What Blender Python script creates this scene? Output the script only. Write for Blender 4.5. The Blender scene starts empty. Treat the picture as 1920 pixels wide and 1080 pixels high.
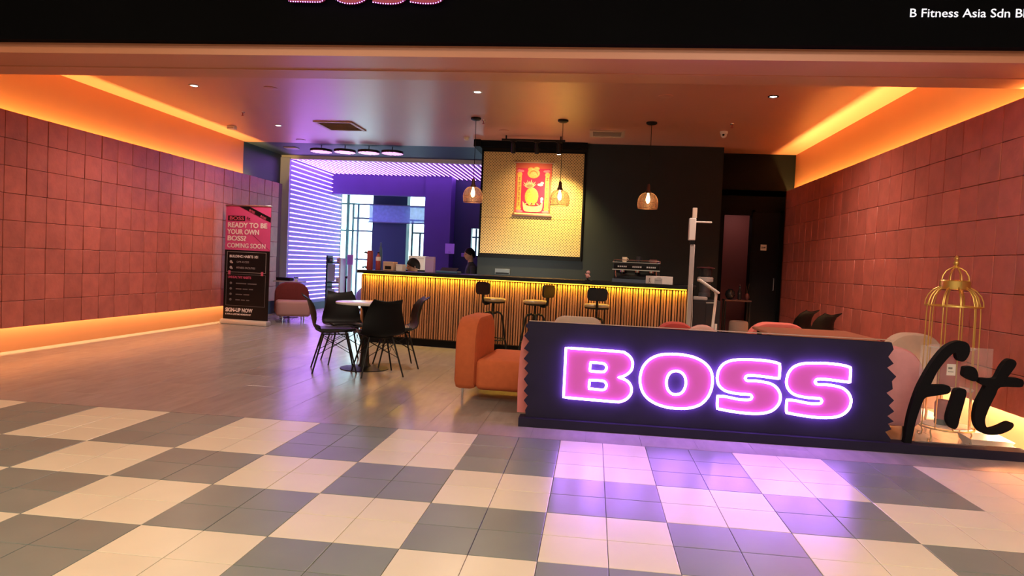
import bpy, bmesh, math, random
from mathutils import Vector, Matrix, Euler
random.seed(7)
PI = math.pi
sc = bpy.context.scene
COL = sc.collection

# ------------------------------------------------------------------ camera
cd = bpy.data.cameras.new('camera')
cd.sensor_width = 36.0
cd.lens = 1316.5 * 36.0 / 1920.0
cd.clip_start = 0.05
cam = bpy.data.objects.new('camera', cd)
COL.objects.link(cam)
CR = Vector((0.99230487, 0.11563784, 0.04425977))
CU = Vector((-0.04788688, 0.0287773, 0.99843814))
CW = Vector((-0.11418356, 0.99287449, -0.03409339))
cam.matrix_world = Matrix(((CR.x, CU.x, -CW.x, 0.0), (CR.y, CU.y, -CW.y, 0.0), (CR.z, CU.z, -CW.z, 1.2526), (0, 0, 0, 1)))
sc.camera = cam

# ------------------------------------------------------------------ exposure / world
sc.view_settings.view_transform = 'Standard'
sc.view_settings.look = 'None'
sc.view_settings.exposure = 1.0
sc.view_settings.gamma = 1.0
sc.view_settings.use_curve_mapping = False
w = bpy.data.worlds.new('world')
sc.world = w
w.use_nodes = True
bg = w.node_tree.nodes['Background']
bg.inputs['Color'].default_value = (0.62, 0.95, 1.0, 1)
bg.inputs['Strength'].default_value = 3.0

AMBER = (1.0, 0.56, 0.13)


def area(name, loc, rot, sx, sy, power, color, spread=180):
    l = bpy.data.lights.new(name, 'AREA')
    l.shape = 'RECTANGLE'; l.size = sx; l.size_y = sy
    l.energy = power; l.color = color; l.spread = math.radians(spread)
    o = bpy.data.objects.new(name, l)
    o.location = loc; o.rotation_euler = rot
    COL.objects.link(o)
    return o


def spot(name, loc, target, power, color, angle, blend=0.5, radius=0.03):
    l = bpy.data.lights.new(name, 'SPOT')
    l.energy = power; l.color = color; l.spot_size = math.radians(angle); l.spot_blend = blend
    l.shadow_soft_size = radius
    o = bpy.data.objects.new(name, l)
    o.location = loc
    d = Vector(target) - Vector(loc)
    o.rotation_euler = d.to_track_quat('-Z', 'Y').to_euler()
    COL.objects.link(o)
    return o


# mall ceiling lights (behind and above the camera)
area('mall_light', (-4.0, 1.2, 4.55), (0, 0, 0), 3.0, 1.2, 76, (1.0, 0.74, 0.42))
area('mall_light', (2.0, 1.2, 4.55), (0, 0, 0), 3.0, 1.2, 74, (1.0, 0.82, 0.60))
area('mall_light', (-1.0, -3.0, 4.55), (0, 0, 0), 10.0, 1.6, 360, (1.0, 0.84, 0.64))
# amber cove strips hidden behind the tiled wall panels
area('cove_light', (-6.555, 9.2, 2.545), (PI, 0, 0), 0.03, 7.2, 76, AMBER)
area('cove_light', (3.285, 8.85, 2.545), (PI, 0, 0), 0.03, 7.3, 88, AMBER)
area('cove_light', (-6.52, 9.3, 0.40), (0, 0, 0), 0.03, 7.6, 34, (1.0, 0.64, 0.25))
area('cove_light', (3.25, 8.85, 0.40), (0, 0, 0), 0.03, 7.3, 105, (1.0, 0.74, 0.38))
# strip under the counter lip
area('counter_light', (-1.07, 9.735, 0.996), (0, 0, -0.13909), 4.62, 0.03, 14, (1.0, 0.58, 0.05))
# track spot on the yellow panel
spot('track_light', (-0.62, 11.26, 3.02), (-0.70, 11.86, 1.42), 190, (1.0, 0.74, 0.28), 95, 1.0)
spot('track_light', (-1.0, 11.20, 3.02), (-1.05, 11.86, 2.2), 36, (1.0, 0.64, 0.36), 110, 1.0)
# unseen lamp added behind the bar to wash the wall below the yellow board
area('bar_wall_fill', (-1.35, 10.62, 1.02), (math.radians(96), 0, 0), 1.5, 0.04, 13, (1.0, 0.98, 0.88))
area('niche_fill', (2.6, 13.3, 2.58), (0, 0, 0), 0.4, 0.2, 1.6, (1.0, 0.8, 0.75))  # dim lamp added inside the niche to lighten it
for dx, dy in ((-5.10, 8.38), (-1.50, 8.47), (1.965, 8.47), (-5.157, 10.88)):
    spot('down_light', (dx, dy, 3.30), (dx, dy, 0), 100, (1.0, 0.78, 0.60), 150, 1.0)

# ------------------------------------------------------------------ material helpers
MATS = {}


def mat(name, color, rough=0.5, metal=0.0, spec=0.5, emit=None, strength=0.0, noise=0.0, nscale=6.0, bump=0.0, bscale=80.0, rand=0.0, coat=0.0, alpha=1.0, trans=0.0, stretch=(1, 1, 1)):
    if name in MATS:
        return MATS[name]
    m = bpy.data.materials.new(name)
    m.use_nodes = True
    nt = m.node_tree
    b = nt.nodes['Principled BSDF']
    b.inputs['Base Color'].default_value = (*color, 1)
    b.inputs['Roughness'].default_value = rough
    b.inputs['Metallic'].default_value = metal
    b.inputs['Specular IOR Level'].default_value = spec
    b.inputs['Coat Weight'].default_value = coat
    b.inputs['Coat Roughness'].default_value = 0.36
    b.inputs['Alpha'].default_value = alpha
    b.inputs['Transmission Weight'].default_value = trans
    if emit:
        b.inputs['Emission Color'].default_value = (*emit, 1)
        b.inputs['Emission Strength'].default_value = strength
    if noise or bump:
        tc = nt.nodes.new('ShaderNodeTexCoord')
        mp = nt.nodes.new('ShaderNodeMapping')
        mp.inputs['Scale'].default_value = stretch
        nt.links.new(tc.outputs['Object'], mp.inputs['Vector'])
        src = mp.outputs['Vector']
        if rand:
            oi0 = nt.nodes.new('ShaderNodeObjectInfo')
            ad = nt.nodes.new('ShaderNodeVectorMath'); ad.operation = 'MULTIPLY_ADD'
            ad.inputs[1].default_value = (37.0, 53.0, 71.0)
            nt.links.new(oi0.outputs['Random'], ad.inputs[0])
            nt.links.new(src, ad.inputs[2])
            src = ad.outputs[0]
    if noise or rand:
        hsv = nt.nodes.new('ShaderNodeHueSaturation')
        hsv.inputs['Color'].default_value = (*color, 1)
        nt.links.new(hsv.outputs['Color'], b.inputs['Base Color'])
        val = None
        if noise:
            n = nt.nodes.new('ShaderNodeTexNoise')
            n.inputs['Scale'].default_value = nscale
            n.inputs['Detail'].default_value = 6
            nt.links.new(src, n.inputs['Vector'])
            mr = nt.nodes.new('ShaderNodeMapRange')
            mr.inputs['From Min'].default_value = 0.3; mr.inputs['From Max'].default_value = 0.7
            mr.inputs['To Min'].default_value = 1 - noise; mr.inputs['To Max'].default_value = 1 + noise
            nt.links.new(n.outputs['Fac'], mr.inputs['Value'])
            val = mr.outputs['Result']
        if rand:
            oi = nt.nodes.new('ShaderNodeObjectInfo')
            mr2 = nt.nodes.new('ShaderNodeMapRange')
            mr2.inputs['To Min'].default_value = 1 - rand; mr2.inputs['To Max'].default_value = 1 + rand
            nt.links.new(oi.outputs['Random'], mr2.inputs['Value'])
            if val is None:
                val = mr2.outputs['Result']
            else:
                mu = nt.nodes.new('ShaderNodeMath'); mu.operation = 'MULTIPLY'
                nt.links.new(val, mu.inputs[0]); nt.links.new(mr2.outputs['Result'], mu.inputs[1])
                val = mu.outputs[0]
        nt.links.new(val, hsv.inputs['Value'])
    if bump:
        n2 = nt.nodes.new('ShaderNodeTexNoise')
        n2.inputs['Scale'].default_value = bscale
        n2.inputs['Detail'].default_value = 4
        nt.links.new(src, n2.inputs['Vector'])
        bp = nt.nodes.new('ShaderNodeBump')
        bp.inputs['Strength'].default_value = bump
        bp.inputs['Distance'].default_value = 0.01
        nt.links.new(n2.outputs['Fac'], bp.inputs['Height'])
        nt.links.new(bp.outputs['Normal'], b.inputs['Normal'])
    MATS[name] = m
    return m


M_orange = mat('orange_paint', (0.48, 0.19, 0.095), 0.6, noise=0.02, nscale=2)
M_ceil = mat('orange_ceiling_paint', (0.54, 0.235, 0.165), 0.42, noise=0.02, nscale=2, coat=0.45)
M_beam = mat('orange_beam_paint', (0.54, 0.21, 0.12), 0.42, noise=0.02, nscale=2, coat=0.3)
M_black = mat('black_paint', (0.002, 0.002, 0.003), 0.6, spec=0.12, noise=0.2, nscale=3)
M_fascia = mat('black_fascia_panel', (0.0012, 0.0012, 0.0020), 0.8, spec=0.06, noise=0.3, nscale=1.2)
M_char = mat('charcoal_paint', (0.020, 0.023, 0.023), 0.6, spec=0.12, noise=0.05, nscale=3)
M_navy = mat('navy_paint', (0.018, 0.036, 0.07), 0.55, noise=0.05, nscale=3)
M_purple = mat('deep_blue_paint', (0.062, 0.045, 0.17), 0.6, noise=0.04, nscale=3)
M_white = mat('white_paint', (0.75, 0.75, 0.78), 0.5)
M_mallwall = mat('mall_wall_paint', (0.28, 0.25, 0.21), 0.6)
M_mallceil = mat('mall_ceiling_paint', (0.62, 0.58, 0.52), 0.7)
M_grout = mat('grout', (0.10, 0.085, 0.065), 0.8)
M_cream = mat('cream_ceramic', (0.69, 0.60, 0.475), 0.31, spec=0.5, noise=0.03, nscale=4, rand=0.03)
M_grey = mat('grey_green_ceramic', (0.19, 0.21, 0.195), 0.31, spec=0.5, noise=0.06, nscale=4, rand=0.05)
M_plank = mat('greige_plank', (0.285, 0.25, 0.235), 0.24, spec=0.5, noise=0.10, nscale=5, rand=0.06, stretch=(3, 0.6, 3))
M_terra = mat('terracotta_tile', (0.50, 0.128, 0.098), 0.42, spec=0.45, noise=0.13, nscale=7, rand=0.10, bump=0.25, bscale=26)
M_slat = mat('brown_wood_slat', (0.36, 0.155, 0.075), 0.45, noise=0.18, nscale=9, rand=0.22, stretch=(6, 6, 0.5))
M_slatback = mat('dark_wood_backing', (0.045, 0.02, 0.012), 0.7)
M_top = mat('black_worktop', (0.005, 0.005, 0.007), 0.4, spec=0.3)
M_metal = mat('black_metal', (0.004, 0.004, 0.005), 0.45, spec=0.3)
M_plastic = mat('black_plastic', (0.004, 0.004, 0.005), 0.5, spec=0.2)
M_pad = mat('black_leatherette', (0.004, 0.003, 0.005), 0.4, spec=0.3)
M_chrome = mat('chrome', (0.75, 0.75, 0.75), 0.18, metal=1.0)
M_steel = mat('brushed_steel', (0.45, 0.45, 0.46), 0.32, metal=1.0)
M_rust = mat('rust_orange_fabric', (0.50, 0.115, 0.042), 0.85, spec=0.2, noise=0.06, nscale=20, bump=0.15, bscale=300)
M_burg = mat('burgundy_fabric', (0.16, 0.03, 0.03), 0.85, spec=0.2, noise=0.06, nscale=20)
M_pink = mat('pink_fabric', (0.64, 0.29, 0.32), 0.85, spec=0.2, noise=0.04, nscale=20)
M_beige = mat('beige_fabric', (0.55, 0.43, 0.36), 0.85, spec=0.2, noise=0.04, nscale=20)
M_coral = mat('coral_fabric', (0.66, 0.17, 0.15), 0.85, spec=0.2, noise=0.04, nscale=20)
M_wood = mat('light_wood', (0.42, 0.24, 0.14), 0.4, noise=0.12, nscale=8, stretch=(1, 8, 8))
M_seat = mat('tan_wood_seat', (0.30, 0.20, 0.10), 0.45, noise=0.1, nscale=8)
M_gold = mat('gold_metal', (0.72, 0.47, 0.13), 0.32, metal=0.85)
M_acryl = mat('clear_acrylic', (0.95, 0.93, 0.92), 0.08, alpha=0.32)
M_neon = mat('neon_tube_light', (0.9, 0.7, 1.0), 0.4, emit=(0.42, 0.17, 1.0), strength=25.0)
M_face = mat('pink_acrylic_face', (0.34, 0.05, 0.17), 0.4, emit=(0.62, 0.10, 0.44), strength=0.22)
M_faceoff = mat('pink_acrylic_face_unlit', (0.40, 0.04, 0.12), 0.5)
M_led = mat('pink_led_tube', (0.9, 0.7, 1.0), 0.4, emit=(0.60, 0.19, 1.0), strength=6.5)
M_ledwall = mat('lilac_led_tube', (0.9, 0.7, 1.0), 0.4, emit=(0.60, 0.24, 1.0), strength=4.8)
M_bead = mat('violet_led_bead', (0.9, 0.7, 1.0), 0.4, emit=(0.55, 0.22, 1.0), strength=5.0)
M_disc = mat('pink_led_strip', (0.9, 0.7, 1.0), 0.4, emit=(0.9, 0.30, 0.75), strength=1.0)
M_bulb = mat('warm_filament_glass', (1, 0.8, 0.5), 0.3, emit=(1.0, 0.72, 0.34), strength=9.0)
M_lamp = mat('white_lamp_lens', (1, 1, 1), 0.3, emit=(1.0, 0.93, 0.84), strength=7.0)
M_amberled = mat('amber_led_strip', (1, 0.8, 0.4), 0.4, emit=AMBER, strength=4.0)
M_whitepl = mat('white_plastic', (0.72, 0.70, 0.70), 0.4)
M_greypl = mat('pale_grey_plastic', (0.42, 0.40, 0.41), 0.45)
M_paper = mat('white_card', (0.82, 0.80, 0.78), 0.6)
M_kraft = mat('kraft_card', (0.62, 0.42, 0.30), 0.65)
M_lilac = mat('lilac_card', (0.42, 0.30, 0.62), 0.6)
M_red = mat('red_plastic', (0.34, 0.05, 0.06), 0.4)
M_blue = mat('blue_plastic', (0.05, 0.12, 0.22), 0.3)
M_skin = mat('skin', (0.42, 0.21, 0.13), 0.55)
M_hair = mat('black_hair', (0.004, 0.003, 0.003), 0.6, spec=0.2)
M_cloth = mat('dark_shirt_fabric', (0.02, 0.02, 0.025), 0.85)
M_glassdark = mat('smoked_glass', (0.03, 0.03, 0.035), 0.08)
M_scrollred = mat('magenta_cloth', (0.44, 0.004, 0.05), 0.7)
M_scrolledge = mat('orange_cloth_border', (0.44, 0.07, 0.03), 0.7)
M_goldprint = mat('gold_print', (0.58, 0.33, 0.05), 0.5, noise=0.25, nscale=40)
M_cream2 = mat('cream_print', (0.62, 0.46, 0.20), 0.6, noise=0.25, nscale=50)
M_darkprint = mat('dark_red_print', (0.16, 0.015, 0.02), 0.7)
M_bannerpink = mat('hot_pink_print', (0.60, 0.075, 0.26), 0.45, noise=0.06, nscale=3)
M_bannerblack = mat('black_print', (0.007, 0.005, 0.006), 0.5, spec=0.2)
M_textwhite = mat('white_print', (0.80, 0.74, 0.76), 0.5)
M_textgrey = mat('grey_print', (0.13, 0.12, 0.13), 0.5)
M_textpink = mat('pink_print', (0.55, 0.08, 0.17), 0.5)
M_fasciatext = mat('self_lit_vinyl_lettering', (0.85, 0.85, 0.9), 0.5, emit=(0.8, 0.85, 1.0), strength=0.35)  # faint emission brightens the lettering, which is no lamp
M_pane = mat('window_glass', (0.85, 0.95, 1.0), 0.02, alpha=0.06)
M_frost = mat('frosted_film', (0.28, 0.62, 0.78), 0.5, alpha=0.72, noise=0.15, nscale=12)
M_mull = mat('grey_aluminium', (0.10, 0.17, 0.19), 0.45, metal=0.2)
M_screen = mat('dark_screen', (0.02, 0.02, 0.04), 0.15)
M_plant = mat('green_leaf', (0.06, 0.22, 0.09), 0.5)


def mat_perforated():
    m = bpy.data.materials.new('perforated_yellow_board')
    m.use_nodes = True
    nt = m.node_tree; b = nt.nodes['Principled BSDF']
    b.inputs['Roughness'].default_value = 0.5
    tc = nt.nodes.new('ShaderNodeTexCoord')
    mp = nt.nodes.new('ShaderNodeMapping')
    mp.inputs['Rotation'].default_value = (0, PI / 4, 0)
    mp.inputs['Scale'].default_value = (1 / 0.034,) * 3
    nt.links.new(tc.outputs['Object'], mp.inputs['Vector'])
    fr = nt.nodes.new('ShaderNodeVectorMath'); fr.operation = 'FRACTION'
    nt.links.new(mp.outputs['Vector'], fr.inputs[0])
    sb = nt.nodes.new('ShaderNodeVectorMath'); sb.operation = 'SUBTRACT'
    sb.inputs[1].default_value = (0.5, 0.5, 0.5)
    nt.links.new(fr.outputs[0], sb.inputs[0])
    ml = nt.nodes.new('ShaderNodeVectorMath'); ml.operation = 'MULTIPLY'
    ml.inputs[1].default_value = (1, 0, 1)
    nt.links.new(sb.outputs[0], ml.inputs[0])
    ln = nt.nodes.new('ShaderNodeVectorMath'); ln.operation = 'LENGTH'
    nt.links.new(ml.outputs[0], ln.inputs[0])
    lt = nt.nodes.new('ShaderNodeMath'); lt.operation = 'LESS_THAN'; lt.inputs[1].default_value = 0.27
    nt.links.new(ln.outputs['Value'], lt.inputs[0])
    mx = nt.nodes.new('ShaderNodeMix'); mx.data_type = 'RGBA'
    mx.inputs['A'].default_value = (0.56, 0.37, 0.13, 1)
    mx.inputs['B'].default_value = (0.06, 0.03, 0.01, 1)
    nt.links.new(lt.outputs[0], mx.inputs['Factor'])
    nt.links.new(mx.outputs['Result'], b.inputs['Base Color'])
    return m


M_perf = mat_perforated()


def mat_mesh_shade():
    # fine wire mesh of the pendant shades: alternating wire / hole
    m = bpy.data.materials.new('copper_wire_mesh')
    m.use_nodes = True
    nt = m.node_tree; b = nt.nodes['Principled BSDF']
    b.inputs['Base Color'].default_value = (0.62, 0.36, 0.20, 1)
    b.inputs['Roughness'].default_value = 0.45
    b.inputs['Metallic'].default_value = 0.5
    b.inputs['Alpha'].default_value = 0.42
    return m


M_mesh = mat_mesh_shade()


# ------------------------------------------------------------------ mesh helpers
class MB:
    def __init__(s):
        s.v = []; s.f = []; s.sm = []

    def add(s, verts, faces, smooth=False):
        o = len(s.v)
        s.v += [tuple(p) for p in verts]
        for f in faces:
            s.f.append(tuple(i + o for i in f)); s.sm.append(smooth)
        return s

    def box(s, x0, x1, y0, y1, z0, z1):
        v = [(x0, y0, z0), (x1, y0, z0), (x1, y1, z0), (x0, y1, z0), (x0, y0, z1), (x1, y0, z1), (x1, y1, z1), (x0, y1, z1)]
        return s.add(v, [(0, 3, 2, 1), (4, 5, 6, 7), (0, 1, 5, 4), (1, 2, 6, 5), (2, 3, 7, 6), (3, 0, 4, 7)])

    def rbox(s, x0, x1, y0, y1, z0, z1, r, seg=3):
        bm = bmesh.new()
        bmesh.ops.create_cube(bm, size=1.0)
        for vv in bm.verts:
            vv.co = Vector((x0 if vv.co.x < 0 else x1, y0 if vv.co.y < 0 else y1, z0 if vv.co.z < 0 else z1))
        bmesh.ops.bevel(bm, geom=list(bm.edges), offset=r, segments=seg, profile=0.5, affect='EDGES')
        bm.verts.index_update()
        s.add([tuple(q.co) for q in bm.verts], [tuple(q.index for q in f.verts) for f in bm.faces], True)
        bm.free()
        return s

    def tube(s, path, r, n=8, closed=False, cap=True):
        P = [Vector(p) for p in path]
        N = len(P)
        rr = r if isinstance(r, (list, tuple)) else [r] * N
        rings = []
        prev = None
        for i in range(N):
            if closed:
                t = (P[(i + 1) % N] - P[i - 1])
            else:
                t = P[min(i + 1, N - 1)] - P[max(i - 1, 0)]
            if t.length < 1e-9:
                t = Vector((0, 0, 1))
            t.normalize()
            if prev is None:
                a = Vector((0, 0, 1)) if abs(t.z) < 0.9 else Vector((1, 0, 0))
                u = t.cross(a).normalized()
            else:
                u = (prev - t * prev.dot(t))
                u = u.normalized() if u.length > 1e-6 else t.orthogonal().normalized()
            prev = u
            vv = t.cross(u)
            rings.append([P[i] + (u * math.cos(2 * PI * k / n) + vv * math.sin(2 * PI * k / n)) * rr[i] for k in range(n)])
        verts = [q for ring in rings for q in ring]
        faces = []
        for i in range(N if closed else N - 1):
            a = i * n; b = ((i + 1) % N) * n
            for k in range(n):
                faces.append((a + k, a + (k + 1) % n, b + (k + 1) % n, b + k))
        if not closed and cap:
            faces.append(tuple(range(n - 1, -1, -1)))
            faces.append(tuple((N - 1) * n + k for k in range(n)))
        return s.add(verts, faces, True)

    def lathe(s, prof, n=20, c=(0, 0, 0), cap=True):
        verts = []; faces = []
        for (r, z) in prof:
            for k in range(n):
                verts.append((c[0] + r * math.cos(2 * PI * k / n), c[1] + r * math.sin(2 * PI * k / n), c[2] + z))
        for i in range(len(prof) - 1):
            for k in range(n):
                faces.append((i * n + k, i * n + (k + 1) % n, (i + 1) * n + (k + 1) % n, (i + 1) * n + k))
        if cap:
            faces.append(tuple(range(n - 1, -1, -1)))
            faces.append(tuple((len(prof) - 1) * n + k for k in range(n)))
        return s.add(verts, faces, True)

    def ell(s, c, r, nu=14, nv=9):
        prof = []
        verts = []; faces = []
        for j in range(1, nv):
            a = -PI / 2 + PI * j / nv
            for k in range(nu):
                verts.append((c[0] + r[0] * math.cos(a) * math.cos(2 * PI * k / nu), c[1] + r[1] * math.cos(a) * math.sin(2 * PI * k / nu), c[2] + r[2] * math.sin(a)))
        for j in range(nv - 2):
            for k in range(nu):
                faces.append((j * nu + k, j * nu + (k + 1) % nu, (j + 1) * nu + (k + 1) % nu, (j + 1) * nu + k))
        b = len(verts); verts += [(c[0], c[1], c[2] - r[2]), (c[0], c[1], c[2] + r[2])]
        for k in range(nu):
            faces.append((b, (k + 1) % nu, k))
            faces.append((b + 1, (nv - 2) * nu + k, (nv - 2) * nu + (k + 1) % nu))
        return s.add(verts, faces, True)

    def xf(s, m):
        s.v = [tuple(m @ Vector(p)) for p in s.v]
        return s

    def mesh(s, name, m):
        me = bpy.data.meshes.new(name)
        me.from_pydata(s.v, [], s.f)
        me.polygons.foreach_set('use_smooth', s.sm)
        if any(s.sm):
            me.set_sharp_from_angle(angle=math.radians(42))
        if m:
            me.materials.append(m)
        me.update()
        return me

    def build(s, name, m, parent=None):
        return link(name, s.mesh(name, m), parent)


def link(name, me, parent=None, loc=None, rot=None):
    o = bpy.data.objects.new(name, me)
    COL.objects.link(o)
    if parent:
        o.parent = parent
    if loc:
        o.location = loc
    if rot:
        o.rotation_euler = rot
    return o


def tag(o, label, cat, group=None, kind=None):
    o['label'] = label; o['category'] = cat
    if group:
        o['group'] = group
    if kind:
        o['kind'] = kind
    return o


def thing(name, label, cat, loc=(0, 0, 0), rz=0.0, group=None):
    o = bpy.data.objects.new(name, None)
    o.empty_display_size = 0.1
    COL.objects.link(o)
    o.location = loc; o.rotation_euler = (0, 0, rz)
    return tag(o, label, cat, group)


def struct(name, mb, m, parent=None):
    o = mb.build(name, m, parent)
    if not parent:
        o['kind'] = 'structure'
    return o


def dup(root, loc, rz, label, group=None):
    r = root.copy(); COL.objects.link(r)
    r.location = loc; r.rotation_euler = (0, 0, rz); r['label'] = label
    if group:
        r['group'] = group
    for ch in list(root.children):
        c = ch.copy(); COL.objects.link(c); c.parent = r
        for g in list(ch.children):
            d = g.copy(); COL.objects.link(d); d.parent = c
    return r


def smooth2d(pts, sub=4, corner=48, closed=True):
    n = len(pts); out = []
    P = [Vector(p) for p in pts]

    def sharp(i):
        a = P[i] - P[i - 1]; b = P[(i + 1) % n] - P[i]
        return a.angle(b) > math.radians(corner)
    for i in range(n):
        p1 = P[i]; p2 = P[(i + 1) % n]
        p0 = P[i - 1] if not sharp(i) else p1 + (p1 - p2)
        p3 = P[(i + 2) % n] if not sharp((i + 1) % n) else p2 + (p2 - p1)
        for k in range(sub):
            t = k / sub
            out.append(0.5 * ((2 * p1) + (p2 - p0) * t + (2 * p0 - 5 * p1 + 4 * p2 - p3) * t * t + (3 * p1 - p0 - 3 * p2 + p3) * t ** 3))
    return out


DG = None


def curve_mesh(cu, name, m):
    ob = bpy.data.objects.new('tmp', cu)
    COL.objects.link(ob)
    dg = bpy.context.evaluated_depsgraph_get()
    me = bpy.data.meshes.new_from_object(ob.evaluated_get(dg))
    bpy.data.objects.remove(ob)
    bpy.data.curves.remove(cu)
    me.name = name
    me.materials.clear()
    me.materials.append(m)
    return me


UPRIGHT = Matrix.Rotation(PI / 2, 4, 'X')


def shape(name, polys, ext, m, parent=None, loc=None, rot=None, upright=True, bevel=0.0):
    """flat outline (x, z) with holes, extruded by +-ext in y"""
    cu = bpy.data.curves.new(name, 'CURVE')
    cu.dimensions = '2D'; cu.fill_mode = 'BOTH'; cu.extrude = ext; cu.bevel_depth = bevel
    for poly in polys:
        sp = cu.splines.new('POLY')
        sp.points.add(len(poly) - 1)
        for q, p in zip(sp.points, poly):
            q.co = (p[0], p[1], 0, 1)
        sp.use_cyclic_u = True
    me = curve_mesh(cu, name, m)
    if upright:
        me.transform(UPRIGHT)
    return link(name, me, parent, loc, rot)


def text_mesh(body, size, m, ext=0.002, offset=0.0, align='LEFT', width=None, name='lettering', spacing=1.0):
    cu = bpy.data.curves.new(name, 'FONT')
    cu.body = body; cu.size = size; cu.extrude = ext; cu.offset = offset; cu.align_x = align
    cu.space_character = spacing
    cu.resolution_u = 3
    me = curve_mesh(cu, name, m)
    me.transform(UPRIGHT)
    if width and len(me.vertices):
        xs = [v.co.x for v in me.vertices]
        k = width / (max(xs) - min(xs))
        me.transform(Matrix.Diagonal((k, 1, 1, 1)))
    return me


def text(name, body, size, m, parent, loc, rot=None, **kw):
    return link(name, text_mesh(body, size, m, name=name, **kw), parent, loc, rot)


# ------------------------------------------------------------------ room shell
ZC = 3.32
XL, XR = -6.6, 3.33
YF = 5.033           # threshold between mall tiles and shop planks
floor = struct('floor', MB().box(-12, 9, -8, 19, -0.25, -0.012), M_grout)

# shop ceiling, beam, fascia
struct('ceiling', MB().box(-7.6, 4.2, 5.85, 12.55, ZC, ZC + 0.12), M_ceil)
struct('trim_1', MB().box(-12, 9, 5.22, 5.60, 2.78, 4.6).box(-12, 9, 5.60, 5.86, 2.772, 3.6), M_beam)
struct('wall_fascia', MB().box(-12, 9, 5.14, 5.22, 2.862, 4.62), M_fascia)
# walls
wl = struct('wall_left', MB().box(XL - 0.2, XL, 5.22, 12.52, 0, ZC + 0.05), M_orange)
struct('wall_left_rear', MB().box(XL - 0.2, XL - 0.002, 12.52, 14.12, 0, ZC + 0.05), M_navy)
wr = struct('wall_right', MB().box(XR, XR + 0.2, 5.22, 12.56, 0, ZC + 0.05), M_orange)
# closing the mall facade left and right of the shop front
struct('wall_facade_left', MB().box(-12, XL - 0.2, 5.22, 5.4, 0, 2.8), M_mallwall)
struct('wall_facade_right', MB().box(XR + 0.2, 9, 5.22, 5.4, 0, 2.8), M_mallwall)
# mall hall behind the camera
struct('ceiling_mall', MB().box(-12.2, 9.2, -8.2, 5.3, 4.6, 4.75), M_mallceil)
struct('wall_mall_back', MB().box(-12.2, 9.2, -8.2, -8, 0, 4.7), M_mallwall)
struct('wall_mall_left', MB().box(-12.2, -12, -8, 5.4, 0, 4.7), M_mallwall)
struct('wall_mall_right', MB().box(9, 9.2, -8, 5.4, 0, 4.7), M_mallwall)
# back of the shop
struct('wall_back', MB().box(2.02, 2.20, 12.5, 12.7, 0, ZC + .05).box(2.66, XR + .1, 12.5, 12.7, 0, ZC + .05).box(2.20, 2.66, 12.5, 12.7, 2.28, ZC + .05), M_black)
struct('wall_niche', MB().box(1.6, 3.4, 13.9, 14.0, 0, 3.3), mat('dusky_red_paint', (0.30, 0.06, 0.05), 0.6))
struct('wall_niche_side', MB().box(1.5, 1.6, 12.5, 14, 0, 3.3).box(3.4, 3.5, 12.5, 14, 0, 3.3).box(1.5, 3.5, 12.5, 14, 2.6, 2.7), M_black)
struct('wall_kiosk', MB().box(-1.985, 2.03, 11.9, 12.7, 0, ZC - 0.005).box(-1.985, -1.88, 12.7, 18.3, 0, ZC), M_char)
struct('trim_2', MB().box(-2.10, -1.985, 11.7, 12.56, 3.20, ZC - 0.003).box(-1.985, -0.2, 11.78, 11.9, 3.22, ZC - 0.003), M_black)
# rear corridor
struct('ceiling_rear', MB().box(-6.8, -1.9, 12.55, 14.12, ZC, ZC + 0.12), M_navy)
struct('trim_3', MB().box(-6.6, -1.9, 14.12, 14.24, 3.245, 3.4), M_white)
struct('ceiling_led', MB().box(-7.8, -1.9, 14.24, 18.4, 3.265, 3.4), mat('dark_violet_paint', (0.03, 0.02, 0.08), 0.6))
struct('wall_led', MB().box(-6.62, -6.4, 14.12, 17.22, 0, 3.27), mat('lilac_blue_paint', (0.14, 0.17, 0.32), 0.55))
struct('wall_header', MB().box(-6.4, -4.06, 16.5, 16.68, 2.77, 3.27), M_purple)
struct('wall_pillar', MB().box(-4.06, -3.43, 16.4, 16.9, 0, 3.27), M_purple)
struct('wall_rear', MB().box(-3.7, -1.9, 17.0, 17.2, 0, 1.42).box(-3.7, -1.9, 17.0, 17.2, 2.08, 3.27).box(-3.7, -3.02, 17.0, 17.2, 1.42, 2.08), M_navy)
struct('wall_rear_left', MB().box(-7.8, -7.65, 17.1, 18.4, 0, 3.3).box(-7.7, -6.6, 17.1, 17.22, 0, 3.3), M_white)

struct('trim_4', MB().box(-6.62, -6.40, 14.09, 14.12, 0, 3.27), mat('blue_lit_white_paint', (.50, .56, .80), .5))  # white end face, with the cool light on it tinted into the colour
# baseboard under the LED wall
struct('baseboard_left', MB().box(-6.4, -6.385, 14.14, 17.2, 0, 0.16), M_navy)

# ---- checker tiles of the mall floor
tile_me = {}
for key, mm in (('c', M_cream), ('g', M_grey)):
    tb = MB()
    g = 0.0016; h = 0.003
    tb.add([(g, g, -.012), (.3 - g, g, -.012), (.3 - g, .3 - g, -.012), (g, .3 - g, -.012), (g, g, -.001), (.3 - g, g, -.001), (.3 - g, .3 - g, -.001), (g, .3 - g, -.001),
            (g + h, g + h, 0), (.3 - g - h, g + h, 0), (.3 - g - h, .3 - g - h, 0), (g + h, .3 - g - h, 0)],
           [(0, 1, 5, 4), (1, 2, 6, 5), (2, 3, 7, 6), (3, 0, 4, 7), (4, 5, 9, 8), (5, 6, 10, 9), (6, 7, 11, 10), (7, 4, 8, 11), (8, 9, 10, 11)])
    tile_me[key] = tb.mesh('tile', mm)


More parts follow.
